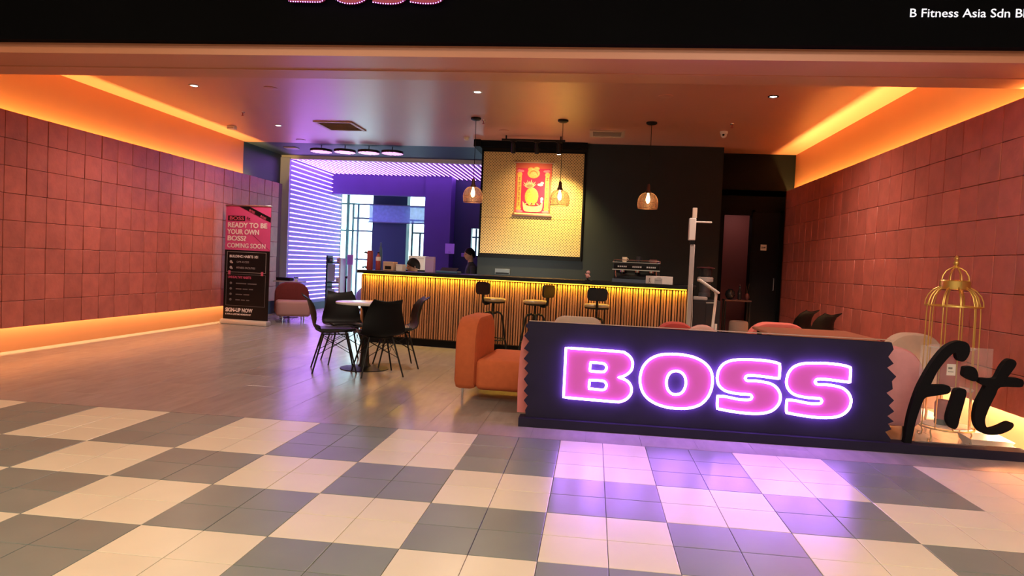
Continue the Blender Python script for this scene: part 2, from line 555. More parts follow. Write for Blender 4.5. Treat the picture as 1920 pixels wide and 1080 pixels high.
def in_view(x, y, z=0.0, mg=60):
    d = Vector((x, y, z - 1.2526)); dz = d.dot(CW)
    if dz < 0.2:
        return False
    u = 960 + 1316.5 * d.dot(CR) / dz; v = 540 - 1316.5 * d.dot(CU) / dz
    return -mg < u < 1920 + mg and -mg < v < 1080 + mg


X0T = -3.778
rest = {'c': MB(), 'g': MB()}
for row in range(-1, 20):
    for i in range(-10, 20):
        light = ((row % 2 == 1) == (i % 2 != 0)) if row >= 0 else (i % 2 == 0)
        if i >= 10 and row < 3:
            light = True
        if (i, row) in ((8, 2),):
            light = True
        for a in (0, 1):
            for b in (0, 1):
                if row == -1 and b == 1:
                    continue
                x = X0T + 0.6 * i + 0.3 * a
                y = 4.733 - 0.6 * row - 0.6 + 0.3 * b if row >= 0 else 4.733
                key = 'c' if light else 'g'
                if any(in_view(x + p, y + q) for p in (0, .3) for q in (0, .3)):
                    link('tile', tile_me[key], floor, (x, y, 0))
                else:
                    rest[key].add([(x + .002, y + .002, 0), (x + .298, y + .002, 0), (x + .298, y + .298, 0), (x + .002, y + .298, 0)], [(0, 1, 2, 3)])
for key, mm in (('c', M_cream), ('g', M_grey)):
    o = rest[key].build('tile_field', mm, floor)
    o['kind'] = 'stuff'

# ---- plank floor of the shop
plank_me = MB().add([(.0008, .0008, -.012), (.3992, .0008, -.012), (.3992, 1.1992, -.012), (.0008, 1.1992, -.012), (.0008, .0008, -.0005), (.3992, .0008, -.0005), (.3992, 1.1992, -.0005), (.0008, 1.1992, -.0005),
                     (.002, .002, 0), (.398, .002, 0), (.398, 1.198, 0), (.002, 1.198, 0)],
                    [(0, 1, 5, 4), (1, 2, 6, 5), (2, 3, 7, 6), (3, 0, 4, 7), (4, 5, 9, 8), (5, 6, 10, 9), (6, 7, 11, 10), (7, 4, 8, 11), (8, 9, 10, 11)]).mesh('plank', M_plank)
pl_first = MB()
np_ = 0
for cx in range(26):
    x = -6.8 + 0.4 * cx
    off = (cx * 0.53) % 1.2
    y = YF
    # shortened first plank of the row
    first = 1.2 - off
    pl_first.add([(x + .001, YF + .001, 0), (x + .399, YF + .001, 0), (x + .399, YF + first - .001, 0), (x + .001, YF + first - .001, 0)], [(0, 1, 2, 3)])
    y = YF + first
    while y < 18.3:
        if y < 12.8 or x < -1.9:
            link('plank', plank_me, floor, (x, y, 0)); np_ += 1
        y += 1.2
pl_first.build('plank_end', M_plank, floor)

# ---- terracotta panel tiles on both side walls
tt = MB()
g = 0.0018
tt.rbox(0, 0.018, g, .3 - g, g, .3 - g, 0.004, 1)
tile_w = tt.mesh('tile', M_terra)
tb_l = MB().box(-6.49, -6.462, 5.66, 13.90, .292, 2.69)
for yy in (5.9, 7.75, 9.6, 11.5, 13.3):
    tb_l.box(XL, -6.49, yy, yy + .05, .6, .66).box(XL, -6.49, yy, yy + .05, 2.2, 2.26)
tb_l.build('backing_board', mat('dark_red_backing', (0.10, 0.03, 0.02), 0.7), wl)
col_off = {}
for r in range(8):
    for c in range(27):
        y = 5.80 + 0.3046 * c
        if y + .3 > 13.95 or not in_view(-6.45, y + .3, .29 + .3 * r + .15, 100):
            continue
        o = link('tile', tile_w, wl, (-6.462 + random.uniform(-.003, .003), y + random.uniform(-.001, .001), .29 + .3 * r), (random.uniform(-.002, .002), 0, random.uniform(-.008, .008)))
wr_b = MB().box(3.192, 3.222, 5.25, 12.49, .292, 2.69)
for yy in (5.9, 7.75, 9.6, 11.5):
    wr_b.box(3.222, XR, yy, yy + .05, .6, .66).box(3.222, XR, yy, yy + .05, 2.2, 2.26)
wr_b.build('backing_board', MATS['dark_red_backing'], wr)
for r in range(8):
    for c in range(25):
        y = 5.13 + 0.3017 * c
        if y + .3 > 12.51 or not in_view(3.18, y + .3, .29 + .3 * r + .15, 140):
            continue
        link('tile', tile_w, wr, (3.174 + random.uniform(-.002, .002), y, .29 + .3 * r), (random.uniform(-.001, .001), 0, random.uniform(-.006, .006)))
# visible amber LED tape behind the panels
MB().box(-6.575, -6.545, 5.65, 13.85, 2.51, 2.525).build('led_tape', M_amberled, wl)
MB().box(3.27, 3.30, 5.3, 12.4, 2.51, 2.525).build('led_tape', M_amberled, wr)
MB().box(-6.535, -6.505, 5.65, 8.2, 0.415, 0.425).build('led_tape', M_amberled, wl)
MB().box(3.235, 3.265, 5.3, 12.4, 0.415, 0.425).build('led_tape', M_amberled, wr)

# ---- LED tubes on the rear wall and its ceiling
tube_w = MB().tube([(0, 0, 0), (0, 2.95, 0)], 0.0080, 6).mesh('light_tube', M_ledwall)
for k in range(31):
    link('light_tube', tube_w, bpy.data.objects['wall_led'], (-6.386, 14.16, 3.21 - 0.0985 * k))
tube_c1 = MB().tube([(0, 0, 0), (0, 2.20, 0)], 0.0062, 6).mesh('light_tube', M_led)
tube_c2 = MB().tube([(0, 0, 0), (0, 2.7, 0)], 0.0062, 6).mesh('light_tube', M_led)
tube_c3 = MB().tube([(0, 0, 0), (0, 2.1, 0)], 0.0062, 6).mesh('light_tube', M_led)
for k in range(40):
    x = -6.32 + 0.1085 * k
    me_ = tube_c1 if x < -4.03 else (tube_c3 if x < -3.4 else tube_c2)
    link('light_tube', me_, bpy.data.objects['ceiling_led'], (x, 14.27, 3.25))

# ---- window front behind the header
win = thing('window_1', 'tall glazed window wall with thin grey mullions behind the dark blue header', 'window', (0, 18.0, 0))
del win['category']; del win['label']; win['kind'] = 'structure'
for x, z0, z1, wd in ((-7.1, 0, 3.26, .03), (-6.514, 0, 3.26, .045), (-6.369, 0, 2.65, .03), (-6.232, 0, 2.65, .03), (-5.77, 0, 3.26, .03), (-4.954, 0, 3.26, .035), (-4.757, 0, 2.28, .03), (-4.545, 0, 1.95, .03), (-4.2, 0, 3.26, .04), (-3.5, 0, 3.26, .04), (-3.06, 0, 3.26, .03), (-2.93, 0, 3.26, .03)):
    MB().box(x - wd * .75, x + wd * .75, -.03, .03, z0, z1).build('mullion', M_mull, win)
for x0, x1, z in ((-7.65, -5.77, 2.653), (-6.38, -5.77, 2.283), (-7.65, -5.77, 1.95), (-4.95, -4.0, 2.63), (-5.77, -4.0, 2.28), (-4.76, -4.0, 1.951), (-6.3, -5.77, 1.2), (-4.76, -4.0, 1.1), (-3.4, -2.0, 1.9), (-7.65, -2.0, 3.24), (-7.65, -2.0, 0.05)):
    MB().box(x0, x1, -.028, .028, z - .02, z + .02).build('transom', M_mull, win)
MB().box(-7.65, -2.0, -.004, .004, 0.06, 3.24).build('pane', M_pane, win)
# dark square column in front of the glass and the frosted band across it
struct('wall_column', MB().box(-5.70, -4.80, 17.55, 17.85, 0, 3.27), mat('slate_blue_paint', (0.008, 0.05, 0.07), 0.6))
fb = MB().box(-5.75, -4.1, -.58, -.57, 2.17, 2.60).build('frosted_band', M_frost, win)
fb.location = (0, 18.0, 0); fb.parent = None
MB().box(-5.60, -5.56, -.57, -.44, 2.18, 2.59).build('bracket', M_mull, fb)
MB().box(-4.92, -4.88, -.57, -.44, 2.18, 2.59).build('bracket', M_mull, fb)
tag(fb, 'pale blue frosted film band hanging across the dark column and window', 'sign')
for zz in (2.165, 2.605):
    MB().box(-5.78, -4.1, -.59, -.56, zz - .012, zz + .012).build('edge_rail', M_mull, fb)

# ------------------------------------------------------------------ ceiling fittings
for lab, dx, dy in (('leftmost recessed white downlight near the front beam', -5.10, 8.38), ('recessed white downlight above the round table, middle of the front row', -1.50, 8.47), ('recessed white downlight on the right of the orange ceiling', 1.965, 8.47), ('small recessed downlight near the purple rear ceiling edge', -5.157, 10.88), ('recessed downlight next to the right orange wall glow', 3.05, 6.95)):
    t = thing('downlight', lab, 'light', (dx, dy, ZC), group='recessed ceiling downlights')
    MB().lathe([(0.062, 0), (0.062, -0.006), (0.042, -0.008), (0.040, 0.0)], 20, cap=False).build('trim_ring', M_whitepl if dx < 1 else M_metal, t)
    MB().lathe([(0.040, -0.003), (0.02, -0.006), (0.001, -0.007)], 16).build('lens', M_lamp, t)


def vent(x0, x1, y0, y1, lab):
    t = thing('air_vent', lab, 'vent', ((x0 + x1) / 2, (y0 + y1) / 2, ZC), group='ceiling air vents')
    a = (x1 - x0) / 2; b = (y1 - y0) / 2
    fr = MB()
    for (p, q, r, s_) in ((-a, a, -b, -b + .05), (-a, a, b - .05, b), (-a, -a + .05, -b + .05, b - .05), (a - .05, a, -b + .05, b - .05)):
        fr.box(p, q, r, s_, -0.018, 0)
    fr.build('frame', mat('beige_vent_metal', (0.50, 0.36, 0.27), 0.5), t)
    MB().box(-a + .05, a - .05, -b + .05, b - .05, -0.003, 0).build('duct_face', M_black, t)
    n = 9
    for k in range(n):
        y = -b + .06 + (2 * b - .12) * (k + .5) / n
        MB().add([(-a + .05, y - .012, -.020), (a - .05, y - .012, -.020), (a - .05, y + .016, -.005), (-a + .05, y + .016, -.005), (-a + .05, y - .014, -.017), (a - .05, y - .014, -.017), (a - .05, y + .014, -.002), (-a + .05, y + .014, -.002)],
                 [(0, 1, 2, 3), (7, 6, 5, 4), (0, 4, 5, 1), (3, 2, 6, 7), (1, 5, 6, 2), (0, 3, 7, 4)]).build('slat', mat('beige_vent_metal', (0.50, 0.36, 0.27)), t)


vent(-4.40, -3.78, 10.45, 11.15, 'square louvred air vent in the violet-lit part of the ceiling')
vent(-0.16, 0.37, 10.68, 11.19, 'square louvred air vent in the orange ceiling above the bar')


def small(name, lab, cat, parts, loc, group=None):
    t = thing(name, lab, cat, loc, group=group)
    for nm, mb, mm in parts:
        mb.build(nm, mm, t)
    return t


def sprinkler(x, y, lab):
    small('sprinkler', lab, 'sprinkler', [('plate', MB().lathe([(0.03, 0), (0.028, -0.008), (0.012, -0.012)], 14), M_chrome), ('nozzle', MB().tube([(0, 0, -.008), (0, 0, -.05)], 0.008, 8).lathe([(0.002, -.05), (0.02, -.052), (0.02, -.056)], 10), mat('red_bulb', (.4, .05, .05), .4))], (x, y, ZC), 'ceiling sprinklers')


sprinkler(-5.26, 9.92, 'small sprinkler head on the ceiling left of the first vent')
sprinkler(-1.69, 10.14, 'small sprinkler head beside the leftmost pendant canopy')
sprinkler(1.80, 10.04, 'small sprinkler head near the white dome camera')
small('smoke_detector', 'small white box detector on the glowing left ceiling edge', 'detector', [('base', MB().rbox(-.07, .07, -.045, .045, -.055, 0, .012, 2), M_whitepl), ('grille', MB().box(-.05, .05, -.048, -.044, -.045, -.02), M_greypl)], (-6.03, 11.03, ZC))
small('dome_camera', 'white dome security camera on the orange ceiling at right', 'camera', [('base', MB().lathe([(0.055, 0), (0.055, -.03), (0.045, -.04)], 18), M_whitepl), ('dome', MB().ell((0, 0, -.05), (.045, .045, .045)), M_whitepl), ('lens', MB().ell((-.01, -.035, -.055), (.018, .018, .018)), M_metal)], (1.79, 10.6, ZC))
small('heat_detector', 'beige round detector on the ceiling left of the black soffit', 'detector', [('base', MB().lathe([(0.05, 0), (0.05, -.012)], 18), M_beige), ('dome', MB().lathe([(0.042, -.01), (0.04, -.04), (0.02, -.06), (0.002, -.062)], 18), mat('beige_plastic', (.6, .48, .35), .4))], (-2.2, 11.55, ZC))
for x, y, lab in ((-1.489, 10.91, 'flat ceiling speaker disc above the black track'), (0.747, 8.53, 'flat ceiling speaker disc in the middle of the orange ceiling'), (-4.12, 8.45, 'flat ceiling speaker disc near the beam in violet light'), (-5.35, 12.2, 'flat ceiling speaker disc near the rear ceiling edge')):
    small('ceiling_speaker', lab, 'speaker', [('rim', MB().lathe([(0.085, 0), (0.085, -.006), (0.075, -.008)], 22), M_ceil), ('grille', MB().lathe([(0.073, -.007), (0.002, -.0075)], 20), mat('peach_grille', (.5, .26, .18), .6))], (x, y, ZC), 'flat ceiling speakers')
small('ceiling_panel_light', 'slim unlit white ceiling lamp under the dark rear ceiling corner', 'light', [('rim', MB().rbox(-.13, .13, -.09, .09, -.02, 0, .008, 1), M_whitepl), ('diffuser', MB().box(-.11, .11, -.07, .07, -.024, -.019), M_greypl)], (-5.93, 13.1, ZC))

# round hanging LED discs
for i, x in enumerate((-5.17, -4.71, -4.25, -3.80)):
    lab = ['leftmost round pink LED disc lamp under the dark rear ceiling', 'second round pink LED disc lamp from the left wall', 'third round pink LED disc lamp, left of the last one', 'rightmost round pink LED disc lamp under the dark rear ceiling'][i]
    t = thing('disc_lamp', lab, 'lamp', (x, 12.72, ZC), 0.3 * i, group='round LED disc lamps in a row')
    MB().lathe([(0.20, -.125), (0.205, -.115), (0.205, -.085), (0.19, -.08)], 32).build('housing', M_metal, t)
    MB().tube([(0, 0, -.08), (0, 0, 0)], .008, 8).build('stem', M_metal, t)
    for k in range(7):
        yy = -.165 + .055 * k
        hw = math.sqrt(max(.0, .19 ** 2 - yy ** 2))
        MB().box(-hw, hw, yy - .009, yy + .009, -.132, -.1245).build('light_strip', M_disc, t)

# pendants over the bar
for i, (x, y) in enumerate(((-1.776, 10.0), (-0.530, 10.03), (0.709, 10.05))):
    lab = ['mesh dome pendant lamp left of the yellow panel', 'mesh dome pendant lamp in front of the red scroll', 'mesh dome pendant lamp before the plain dark wall'][i]
    t = thing('pendant_lamp', lab, 'lamp', (x, y, ZC), group='wire mesh pendant lamps over the bar')
    MB().lathe([(0.075, 0), (0.075, -.022), (0.05, -.035), (0.01, -.04)], 22).build('ceiling_rose', M_metal, t)
    MB().tube([(0, 0, -.03), (0.004, 0, -.45), (0, 0, -.87)], .0045, 6).build('cord', M_metal, t)
    MB().lathe([(0.012, -.86), (0.022, -.88), (0.026, -.95), (0.04, -.965), (0.045, -.99)], 16).build('socket', mat('dark_copper', (.10, .05, .035), .4, metal=.6), t)
    prof = [(0.045, -.985), (0.085, -1.0), (0.115, -1.03), (0.135, -1.075), (0.142, -1.12), (0.140, -1.165), (0.132, -1.205)]
    sh = MB().lathe(prof, 28, cap=False).build('shade', M_mesh, t)
    wires = MB()
    for k in range(14):
        a = 2 * PI * k / 14
        wires.tube([(r * math.cos(a), r * math.sin(a), z) for r, z in prof], .0016, 4)
    wires.tube([(0.132 * math.cos(2 * PI * k / 28), 0.132 * math.sin(2 * PI * k / 28), -1.205) for k in range(28)], .004, 6, closed=True)
    wires.tube([(0.142 * math.cos(2 * PI * k / 28), 0.142 * math.sin(2 * PI * k / 28), -1.12) for k in range(28)], .0016, 4, closed=True)
    wires.build('wire_frame', mat('copper_wire', (.45, .22, .12), .4, metal=.7), t)
    MB().lathe([(0.012, -.985), (0.014, -1.01), (0.026, -1.05), (0.030, -1.085), (0.022, -1.12), (0.004, -1.135)], 14).build('bulb', M_bulb, t)

# track with three spot heads
t = thing('track_light', 'black ceiling track carrying three small spotlight heads', 'track light', (-1.05, 11.30, ZC))
MB().box(-.52, .50, -.018, .018, -.085, -.055).build('track', M_metal, t)
for x in (-.45, .43):
    MB().box(x - .012, x + .012, -.01, .01, -.056, 0).build('hanger', M_metal, t)
for i, (x, tgt) in enumerate(((-.33, Vector((-.02, .35, -.9))), (.05, Vector((.02, .35, -.9))), (.40, Vector((.06, .30, -1.0))))):
    d = tgt.normalized()
    p0 = Vector((x, 0, -.135))
    h = MB().box(x - .05, x + .05, -.016, .016, -.10, -.082)
    h.tube([(x, 0, -.10), (x, 0, -.14)], .012, 8)
    hd = h.build('spot_head', M_metal, t)
    body = MB().tube([p0 - d * .03, p0 + d * .02, p0 + d * .14, p0 + d * .145], [.026, .036, .036, .030], 16).build('barrel', M_metal, hd)
    MB().tube([p0 + d * .1455, p0 + d * .149], .029, 14).build('lens', M_lamp if i == 2 else M_screen, hd)

# ------------------------------------------------------------------ fascia sign and lettering
LB = [[(-0.183, 0.627), (0.014, 0.625), (0.236, 0.621), (0.273, 0.611), (0.305, 0.589), (0.325, 0.557), (0.33, 0.522), (0.322, 0.488), (0.302, 0.461), (0.268, 0.437), (0.227, 0.423), (0.269, 0.413), (0.303, 0.394), (0.325, 0.362), (0.331, 0.325), (0.32, 0.291), (0.291, 0.258), (0.254, 0.24), (0.212, 0.235), (0.033, 0.238), (-0.184, 0.243)], [(0.01, 0.526), (0.099, 0.524), (0.123, 0.514), (0.133, 0.493), (0.126, 0.471), (0.103, 0.458), (0.008, 0.459)], [(0.009, 0.389), (0.106, 0.39), (0.13, 0.378), (0.139, 0.357), (0.132, 0.333), (0.109, 0.321), (0.007, 0.323)]]
LO = [[(0.391, 0.401), (0.393, 0.463), (0.411, 0.521), (0.45, 0.571), (0.504, 0.605), (0.568, 0.622), (0.637, 0.627), (0.711, 0.624), (0.78, 0.612), (0.841, 0.587), (0.888, 0.55), (0.918, 0.501), (0.928, 0.436), (0.92, 0.369), (0.896, 0.311), (0.853, 0.261), (0.795, 0.232), (0.732, 0.218), (0.658, 0.215), (0.584, 0.222), (0.513, 0.243), (0.451, 0.28), (0.411, 0.332)], [(0.588, 0.405), (0.593, 0.447), (0.612, 0.482), (0.639, 0.497), (0.671, 0.499), (0.702, 0.485), (0.724, 0.456), (0.732, 0.414), (0.727, 0.376), (0.711, 0.344), (0.687, 0.326), (0.648, 0.321), (0.62, 0.333), (0.597, 0.363)]]
LS = [[(1.142, 0.615), (1.223, 0.619), (1.304, 0.617), (1.371, 0.609), (1.408, 0.598), (1.411, 0.556), (1.41, 0.489), (1.373, 0.491), (1.311, 0.496), (1.243, 0.5), (1.194, 0.5), (1.172, 0.492), (1.164, 0.476), (1.174, 0.462), (1.196, 0.459), (1.25, 0.461), (1.304, 0.456), (1.358, 0.444), (1.398, 0.416), (1.42, 0.38), (1.426, 0.343), (1.417, 0.301), (1.39, 0.262), (1.352, 0.236), (1.303, 0.221), (1.236, 0.214), (1.146, 0.215), (1.055, 0.223), (0.973, 0.234), (0.97, 0.276), (0.97, 0.33), (1.027, 0.329), (1.095, 0.319), (1.141, 0.314), (1.195, 0.316), (1.215, 0.322), (1.221, 0.338), (1.213, 0.353), (1.193, 0.356), (1.129, 0.356), (1.066, 0.362), (1.015, 0.377), (0.977, 0.41), (0.962, 0.449), (0.961, 0.481), (0.971, 0.529), (1.0, 0.573), (1.044, 0.599), (1.093, 0.611)]]
LS2 = [[(x + 0.502, z + 0.004) for x, z in LS[0]]]
LETTERS = [('letter_b', LB), ('letter_o', LO), ('letter_s', LS), ('letter_s', LS2)]

fs = thing('fascia_sign', 'pink letters edged with violet light beads on the black fascia, mostly cut off', 'sign', (0, 5.14, 0))
k = 0.5625
for nm, polys in LETTERS:
    pp = [smooth2d([((x + .184) * k - 2.362, (z - .215) * k + 3.128) for x, z in p], 4) for p in polys]
    lt = shape(nm, [[tuple(q) for q in p] for p in pp], .018, M_faceoff, fs, (0, -.045, 0))
    beads = MB()
    for p in pp:
        L = 0
        for a in range(len(p)):
            q0, q1 = p[a], p[(a + 1) % len(p)]
            seg = (q1 - q0).length
            while L < seg:
                q = q0.lerp(q1, L / seg)
                beads.ell((q.x, -.05, q.y), (.0045, .0045, .0045), 6, 4)
                L += .019
            L -= seg
    bo = beads.build('light_beads', M_bead, lt)
    bo.location = (0, .045, 0)
    bo['kind'] = 'stuff'
ft = link('company_lettering', text_mesh('B Fitness Asia Sdn Bhd', 0.082, M_fasciatext, ext=.002, width=0.80), None, (2.057, 5.136, 3.060))
tag(ft, 'small white company name lettering on the black fascia at right', 'lettering')

# ------------------------------------------------------------------ neon sign board
SY = 5.42
RZS = -0.022
sign = thing('neon_sign', 'low black sign board with glowing pink and violet neon letters and zigzag ends', 'sign', (0, SY, 0))
left = [(-0.479, 0.816), (-0.505, 0.775), (-0.476, 0.75), (-0.512, 0.700), (-0.471, 0.659), (-0.510, 0.60), (-0.470, 0.575), (-0.508, 0.52), (-0.470, 0.490), (-0.500, 0.445), (-0.466, 0.41), (-0.500, 0.36), (-0.466, 0.315), (-0.496, 0.270), (-0.462, 0.235), (-0.492, 0.195), (-0.460, 0.155), (-0.478, 0.12), (-0.470, 0.07)]
right = [(2.194, 0.801), (2.211, 0.752), (2.177, 0.695), (2.217, 0.647), (2.174, 0.615), (2.241, 0.553), (2.213, 0.517), (2.222, 0.459), (2.18, 0.429), (2.236, 0.376), (2.202, 0.336), (2.242, 0.295), (2.197, 0.258), (2.243, 0.221), (2.204, 0.201), (2.23, 0.161), (2.188, 0.141), (2.233, 0.085), (2.226, 0.07)]
M_signblack = mat('matt_black_board', (0.020, 0.016, 0.034), 0.7, spec=0.1, noise=0.1, nscale=5)
shape('board', [left[::-1] + right], .022, M_signblack, sign, (0, .024, 0))
MB().box(-.478, 2.19, .002, .046, .8165, .8195).add([], []).build('top_edge', mat('raw_board_edge', (.45, .32, .24), .6), sign)
MB().box(-.523, 3.17, -.05, .10, 0, .068).build('plinth', M_signblack, sign)
# pink scalloped panel showing past the left end
shape('rear_panel', [[(-.548, .085), (-.552, .3), (-.547, .5), (-.536, .64), (-.52, .70), (-.49, .73), (-.36, .73), (-.36, .085)]], .012, mat('coral_pink_board', (.55, .15, .14), .5), sign, (0, .085, 0))
for nm, polys in LETTERS:
    pp = [smooth2d(p, 5) for p in polys]
    lt = shape(nm, [[tuple(q) for q in p] for p in pp], .008, M_face, sign, (0, -.008, 0))
    for p in pp:
        MB().tube([(q.x, 0, q.y) for q in p], .0088, 8, closed=True).build('neon_tube', M_neon, lt).location = (0, -.012, 0)
# script letters on the same plinth
F_ = [(2.324, 0.068), (2.329, 0.101), (2.343, 0.262), (2.383, 0.44), (2.424, 0.551), (2.486, 0.68), (2.558, 0.784), (2.625, 0.83), (2.678, 0.839), (2.718, 0.822), (2.734, 0.782), (2.727, 0.736), (2.703, 0.697), (2.672, 0.691), (2.649, 0.715), (2.641, 0.752), (2.622, 0.747), (2.579, 0.698), (2.522, 0.608), (2.481, 0.505), (2.59, 0.512), (2.618, 0.493), (2.616, 0.464), (2.594, 0.446), (2.486, 0.422), (2.444, 0.402), (2.421, 0.334), (2.396, 0.232), (2.379, 0.113), (2.374, 0.068)]
I_ = [(2.654, 0.475), (2.677, 0.491), (2.715, 0.491), (2.729, 0.467), (2.721, 0.404), (2.697, 0.286), (2.686, 0.219), (2.668, 0.194), (2.64, 0.203), (2.614, 0.247), (2.613, 0.297), (2.636, 0.398)]
D_ = [(2.709, 0.652), (2.759, 0.657), (2.787, 0.636), (2.802, 0.592), (2.792, 0.558), (2.766, 0.552), (2.726, 0.57), (2.702, 0.59), (2.703, 0.627)]
T_ = [(2.982, 0.709), (3.012, 0.728), (3.041, 0.719), (3.052, 0.693), (3.035, 0.654), (2.998, 0.594), (3.077, 0.592), (3.106, 0.577), (3.108, 0.544), (3.081, 0.527), (2.956, 0.52), (2.928, 0.464), (2.9, 0.394), (2.879, 0.331), (2.867, 0.275), (2.879, 0.228), (2.912, 0.216), (2.967, 0.237), (3.022, 0.269), (3.054, 0.267), (3.062, 0.244), (3.038, 0.212), (2.977, 0.18), (2.915, 0.169), (2.857, 0.178), (2.816, 0.216), (2.797, 0.27), (2.796, 0.339), (2.81, 0.408), (2.844, 0.486), (2.857, 0.521), (2.821, 0.539), (2.811, 0.555), (2.825, 0.577), (2.908, 0.578), (2.931, 0.607), (2.953, 0.663)]
M_script = mat('black_foam_letter', (0.004, 0.0035, 0.005), 0.7, spec=0.12)
for nm, p in (('letter_f', F_), ('letter_i', I_), ('letter_i_dot', D_), ('letter_t', T_)):
    shape(nm, [[tuple(q) for q in smooth2d(p, 3, 75)]], .026, M_script, sign, (0, .026, 0))
# clear sheet added for the pale acrylic overlay by the cage
cs = MB().box(2.42, 2.92, .0545, .0575, .069, .79).build('overlay_sheet', mat('clear_sheet', (.95, .92, .92), .05, alpha=.07), sign)

# ------------------------------------------------------------------ bar counter
CA = -0.13909
CX, CY = -3.42, 10.08
LEN = 4.71
counter = thing('bar_counter', 'long bar counter clad in brown vertical slats with a black worktop', 'counter', (CX, CY, 0), CA)
MB().box(0, LEN, .045, .075, .10, 1.005).build('front_board', M_slatback, counter)
MB().box(0.0, LEN + .02, .05, .60, 0, .11).build('plinth', M_black, counter)
MB().box(0, .03, .075, .60, .11, 1.02).box(LEN - .03, LEN, .075, .60, .11, 1.02).build('end_panel', M_black, counter)
MB().box(LEN + .003, LEN + .07, .0, .62, 0, 1.02).build('corner_post', M_black, counter)
MB().rbox(-.04, LEN + .10, -.055, .66, 1.022, 1.072, .006, 1).build('worktop', M_top, counter)
slat_me = [MB().rbox(0, .026, 0, .034, .115, 1.005, .005, 1).mesh('slat', M_slat), MB().rbox(0, .019, 0, .03, .115, 1.005, .005, 1).mesh('slat', M_slat)]
x = 0.004; i = 0
while x < LEN - .03:
    link('slat', slat_me[i % 2 if i % 5 else 0], counter, (x, .010, 0))
    x += .036 if random.random() < .8 else .041
    i += 1
MB().box(0.02, LEN - .02, -.03, -.015, 1.008, 1.018).build('led_tape', mat('yellow_led_strip', (1, .8, .2), .4, emit=(1, .55, .02), strength=3.0), counter)


def cpt(u, v, z=1.072):
    c, s = math.cos(CA), math.sin(CA)
    return (CX + u * c - v * s, CY + u * s + v * c, z)


# ---- things standing on the counter
def bottle(name, lab, loc, r, h, m, capm, cat='bottle', neck=True):
    t = thing(name, lab, cat, loc)
    prof = [(r * .9, 0), (r, .01), (r, h * .68), (r * .8, h * .78), (r * .4, h * .86), (r * .4, h * .93)] if neck else [(r * .92, 0), (r, .01), (r * .97, h * .9), (r * .93, h * .93)]
    MB().lathe(prof, 16).build('body', m, t)
    MB().lathe([(r * (.5 if neck else .9), h * .93), (r * (.5 if neck else .9), h), (r * .2, h + .003)], 14).build('cap', capm, t)
    return t


s1 = bottle('shaker_jug', 'tall red cylinder jug with a side spout on the left counter end', cpt(.03, .22), .047, .29, M_red, M_red, 'jug', neck=False)
MB().tube([(-.038, 0, .25), (-.075, 0, .262), (-.09, 0, .25)], [.016, .013, .009], 8).build('spout', M_metal, s1)
bottle('bottle', 'slim tall dark blue bottle right of the red jug', cpt(.105, .42), .026, .42, M_blue, M_blue)
b3 = bottle('bottle', 'red and white bottle with a dark cap right of the blue bottle', cpt(.165, .22), .036, .27, M_red, M_metal)
MB().lathe([(.0365, .14), (.037, .15), (.037, .19), (.0365, .20)], 16, cap=False).build('label_band', M_paper, b3)


def carton(name, lab, cat, loc, sx, sy, sz, m, rz=0, flap=True):
    t = thing(name, lab, cat, loc, CA + rz)
    MB().rbox(-sx / 2, sx / 2, -sy / 2, sy / 2, 0, sz, .004, 1).build('body', m, t)
    if flap:
        MB().box(-sx / 2 + .004, sx / 2 - .004, -sy / 2 - .0015, -sy / 2 + .001, sz * .80, sz * .83).build('lid_seam', M_greypl, t)
    return t


c1 = carton('carton', 'open kraft carton on the counter left of the seated person', 'box', cpt(.32, .32), .17, .16, .135, M_kraft)
MB().box(-.05, .05, -.083, -.079, .02, .07).build('dark_tray', M_metal, c1)
carton('carton', 'flat white carton between the kraft carton and the person', 'box', cpt(.475, .36), .11, .14, .10, M_paper)
bk = thing('back_stand', 'narrow dark stand behind the seated person carrying a white carton', 'stand', (-2.98, 11.75, 0))
MB().box(-.2, .2, -.14, .14, 0, 1.06).build('body', M_navy, bk)
MB().rbox(-.21, .21, -.15, .15, 1.06, 1.08, .004, 1).build('top_board', M_plastic, bk)
carton('carton', 'large white carton behind the seated person', 'box', (-2.98, 11.75, 1.08), .29, .2, .24, M_paper)
carton('menu_box', 'upright lilac box right of the seated person', 'box', cpt(.955, .34), .135, .08, .235, M_lilac)
t = thing('register', 'low dark blue till screen lying flat right of the lilac box', 'till', cpt(1.24, .36), CA)
MB().rbox(-.17, .17, -.10, .10, 0, .035, .008, 1).build('base', M_blue, t)
MB().add([(-.13, -.03, .034), (.13, -.03, .034), (.13, .08, .085), (-.13, .08, .085), (-.13, -.02, .03), (.13, -.02, .03), (.13, .09, .08), (-.13, .09, .08)], [(0, 1, 2, 3), (7, 6, 5, 4), (0, 4, 5, 1), (3, 2, 6, 7), (1, 5, 6, 2), (0, 3, 7, 4)]).build('screen', M_screen, t)
t = thing('figurine', 'small pink figurine on the bar top below the dark wall', 'figurine', cpt(3.35, .18), CA)
MB().lathe([(.03, 0), (.032, .008), (.012, .012), (.012, .03)], 14).build('stand', M_metal, t)
MB().ell((0, 0, .065), (.026, .022, .035)).ell((.005, -.005, .112), (.028, .025, .026)).tube([(-.02, 0, .07), (-.035, -.01, .09)], .008, 6).tube([(.02, 0, .07), (.034, -.01, .05)], .008, 6).build('body', mat('pink_vinyl', (.75, .38, .36), .4), t)

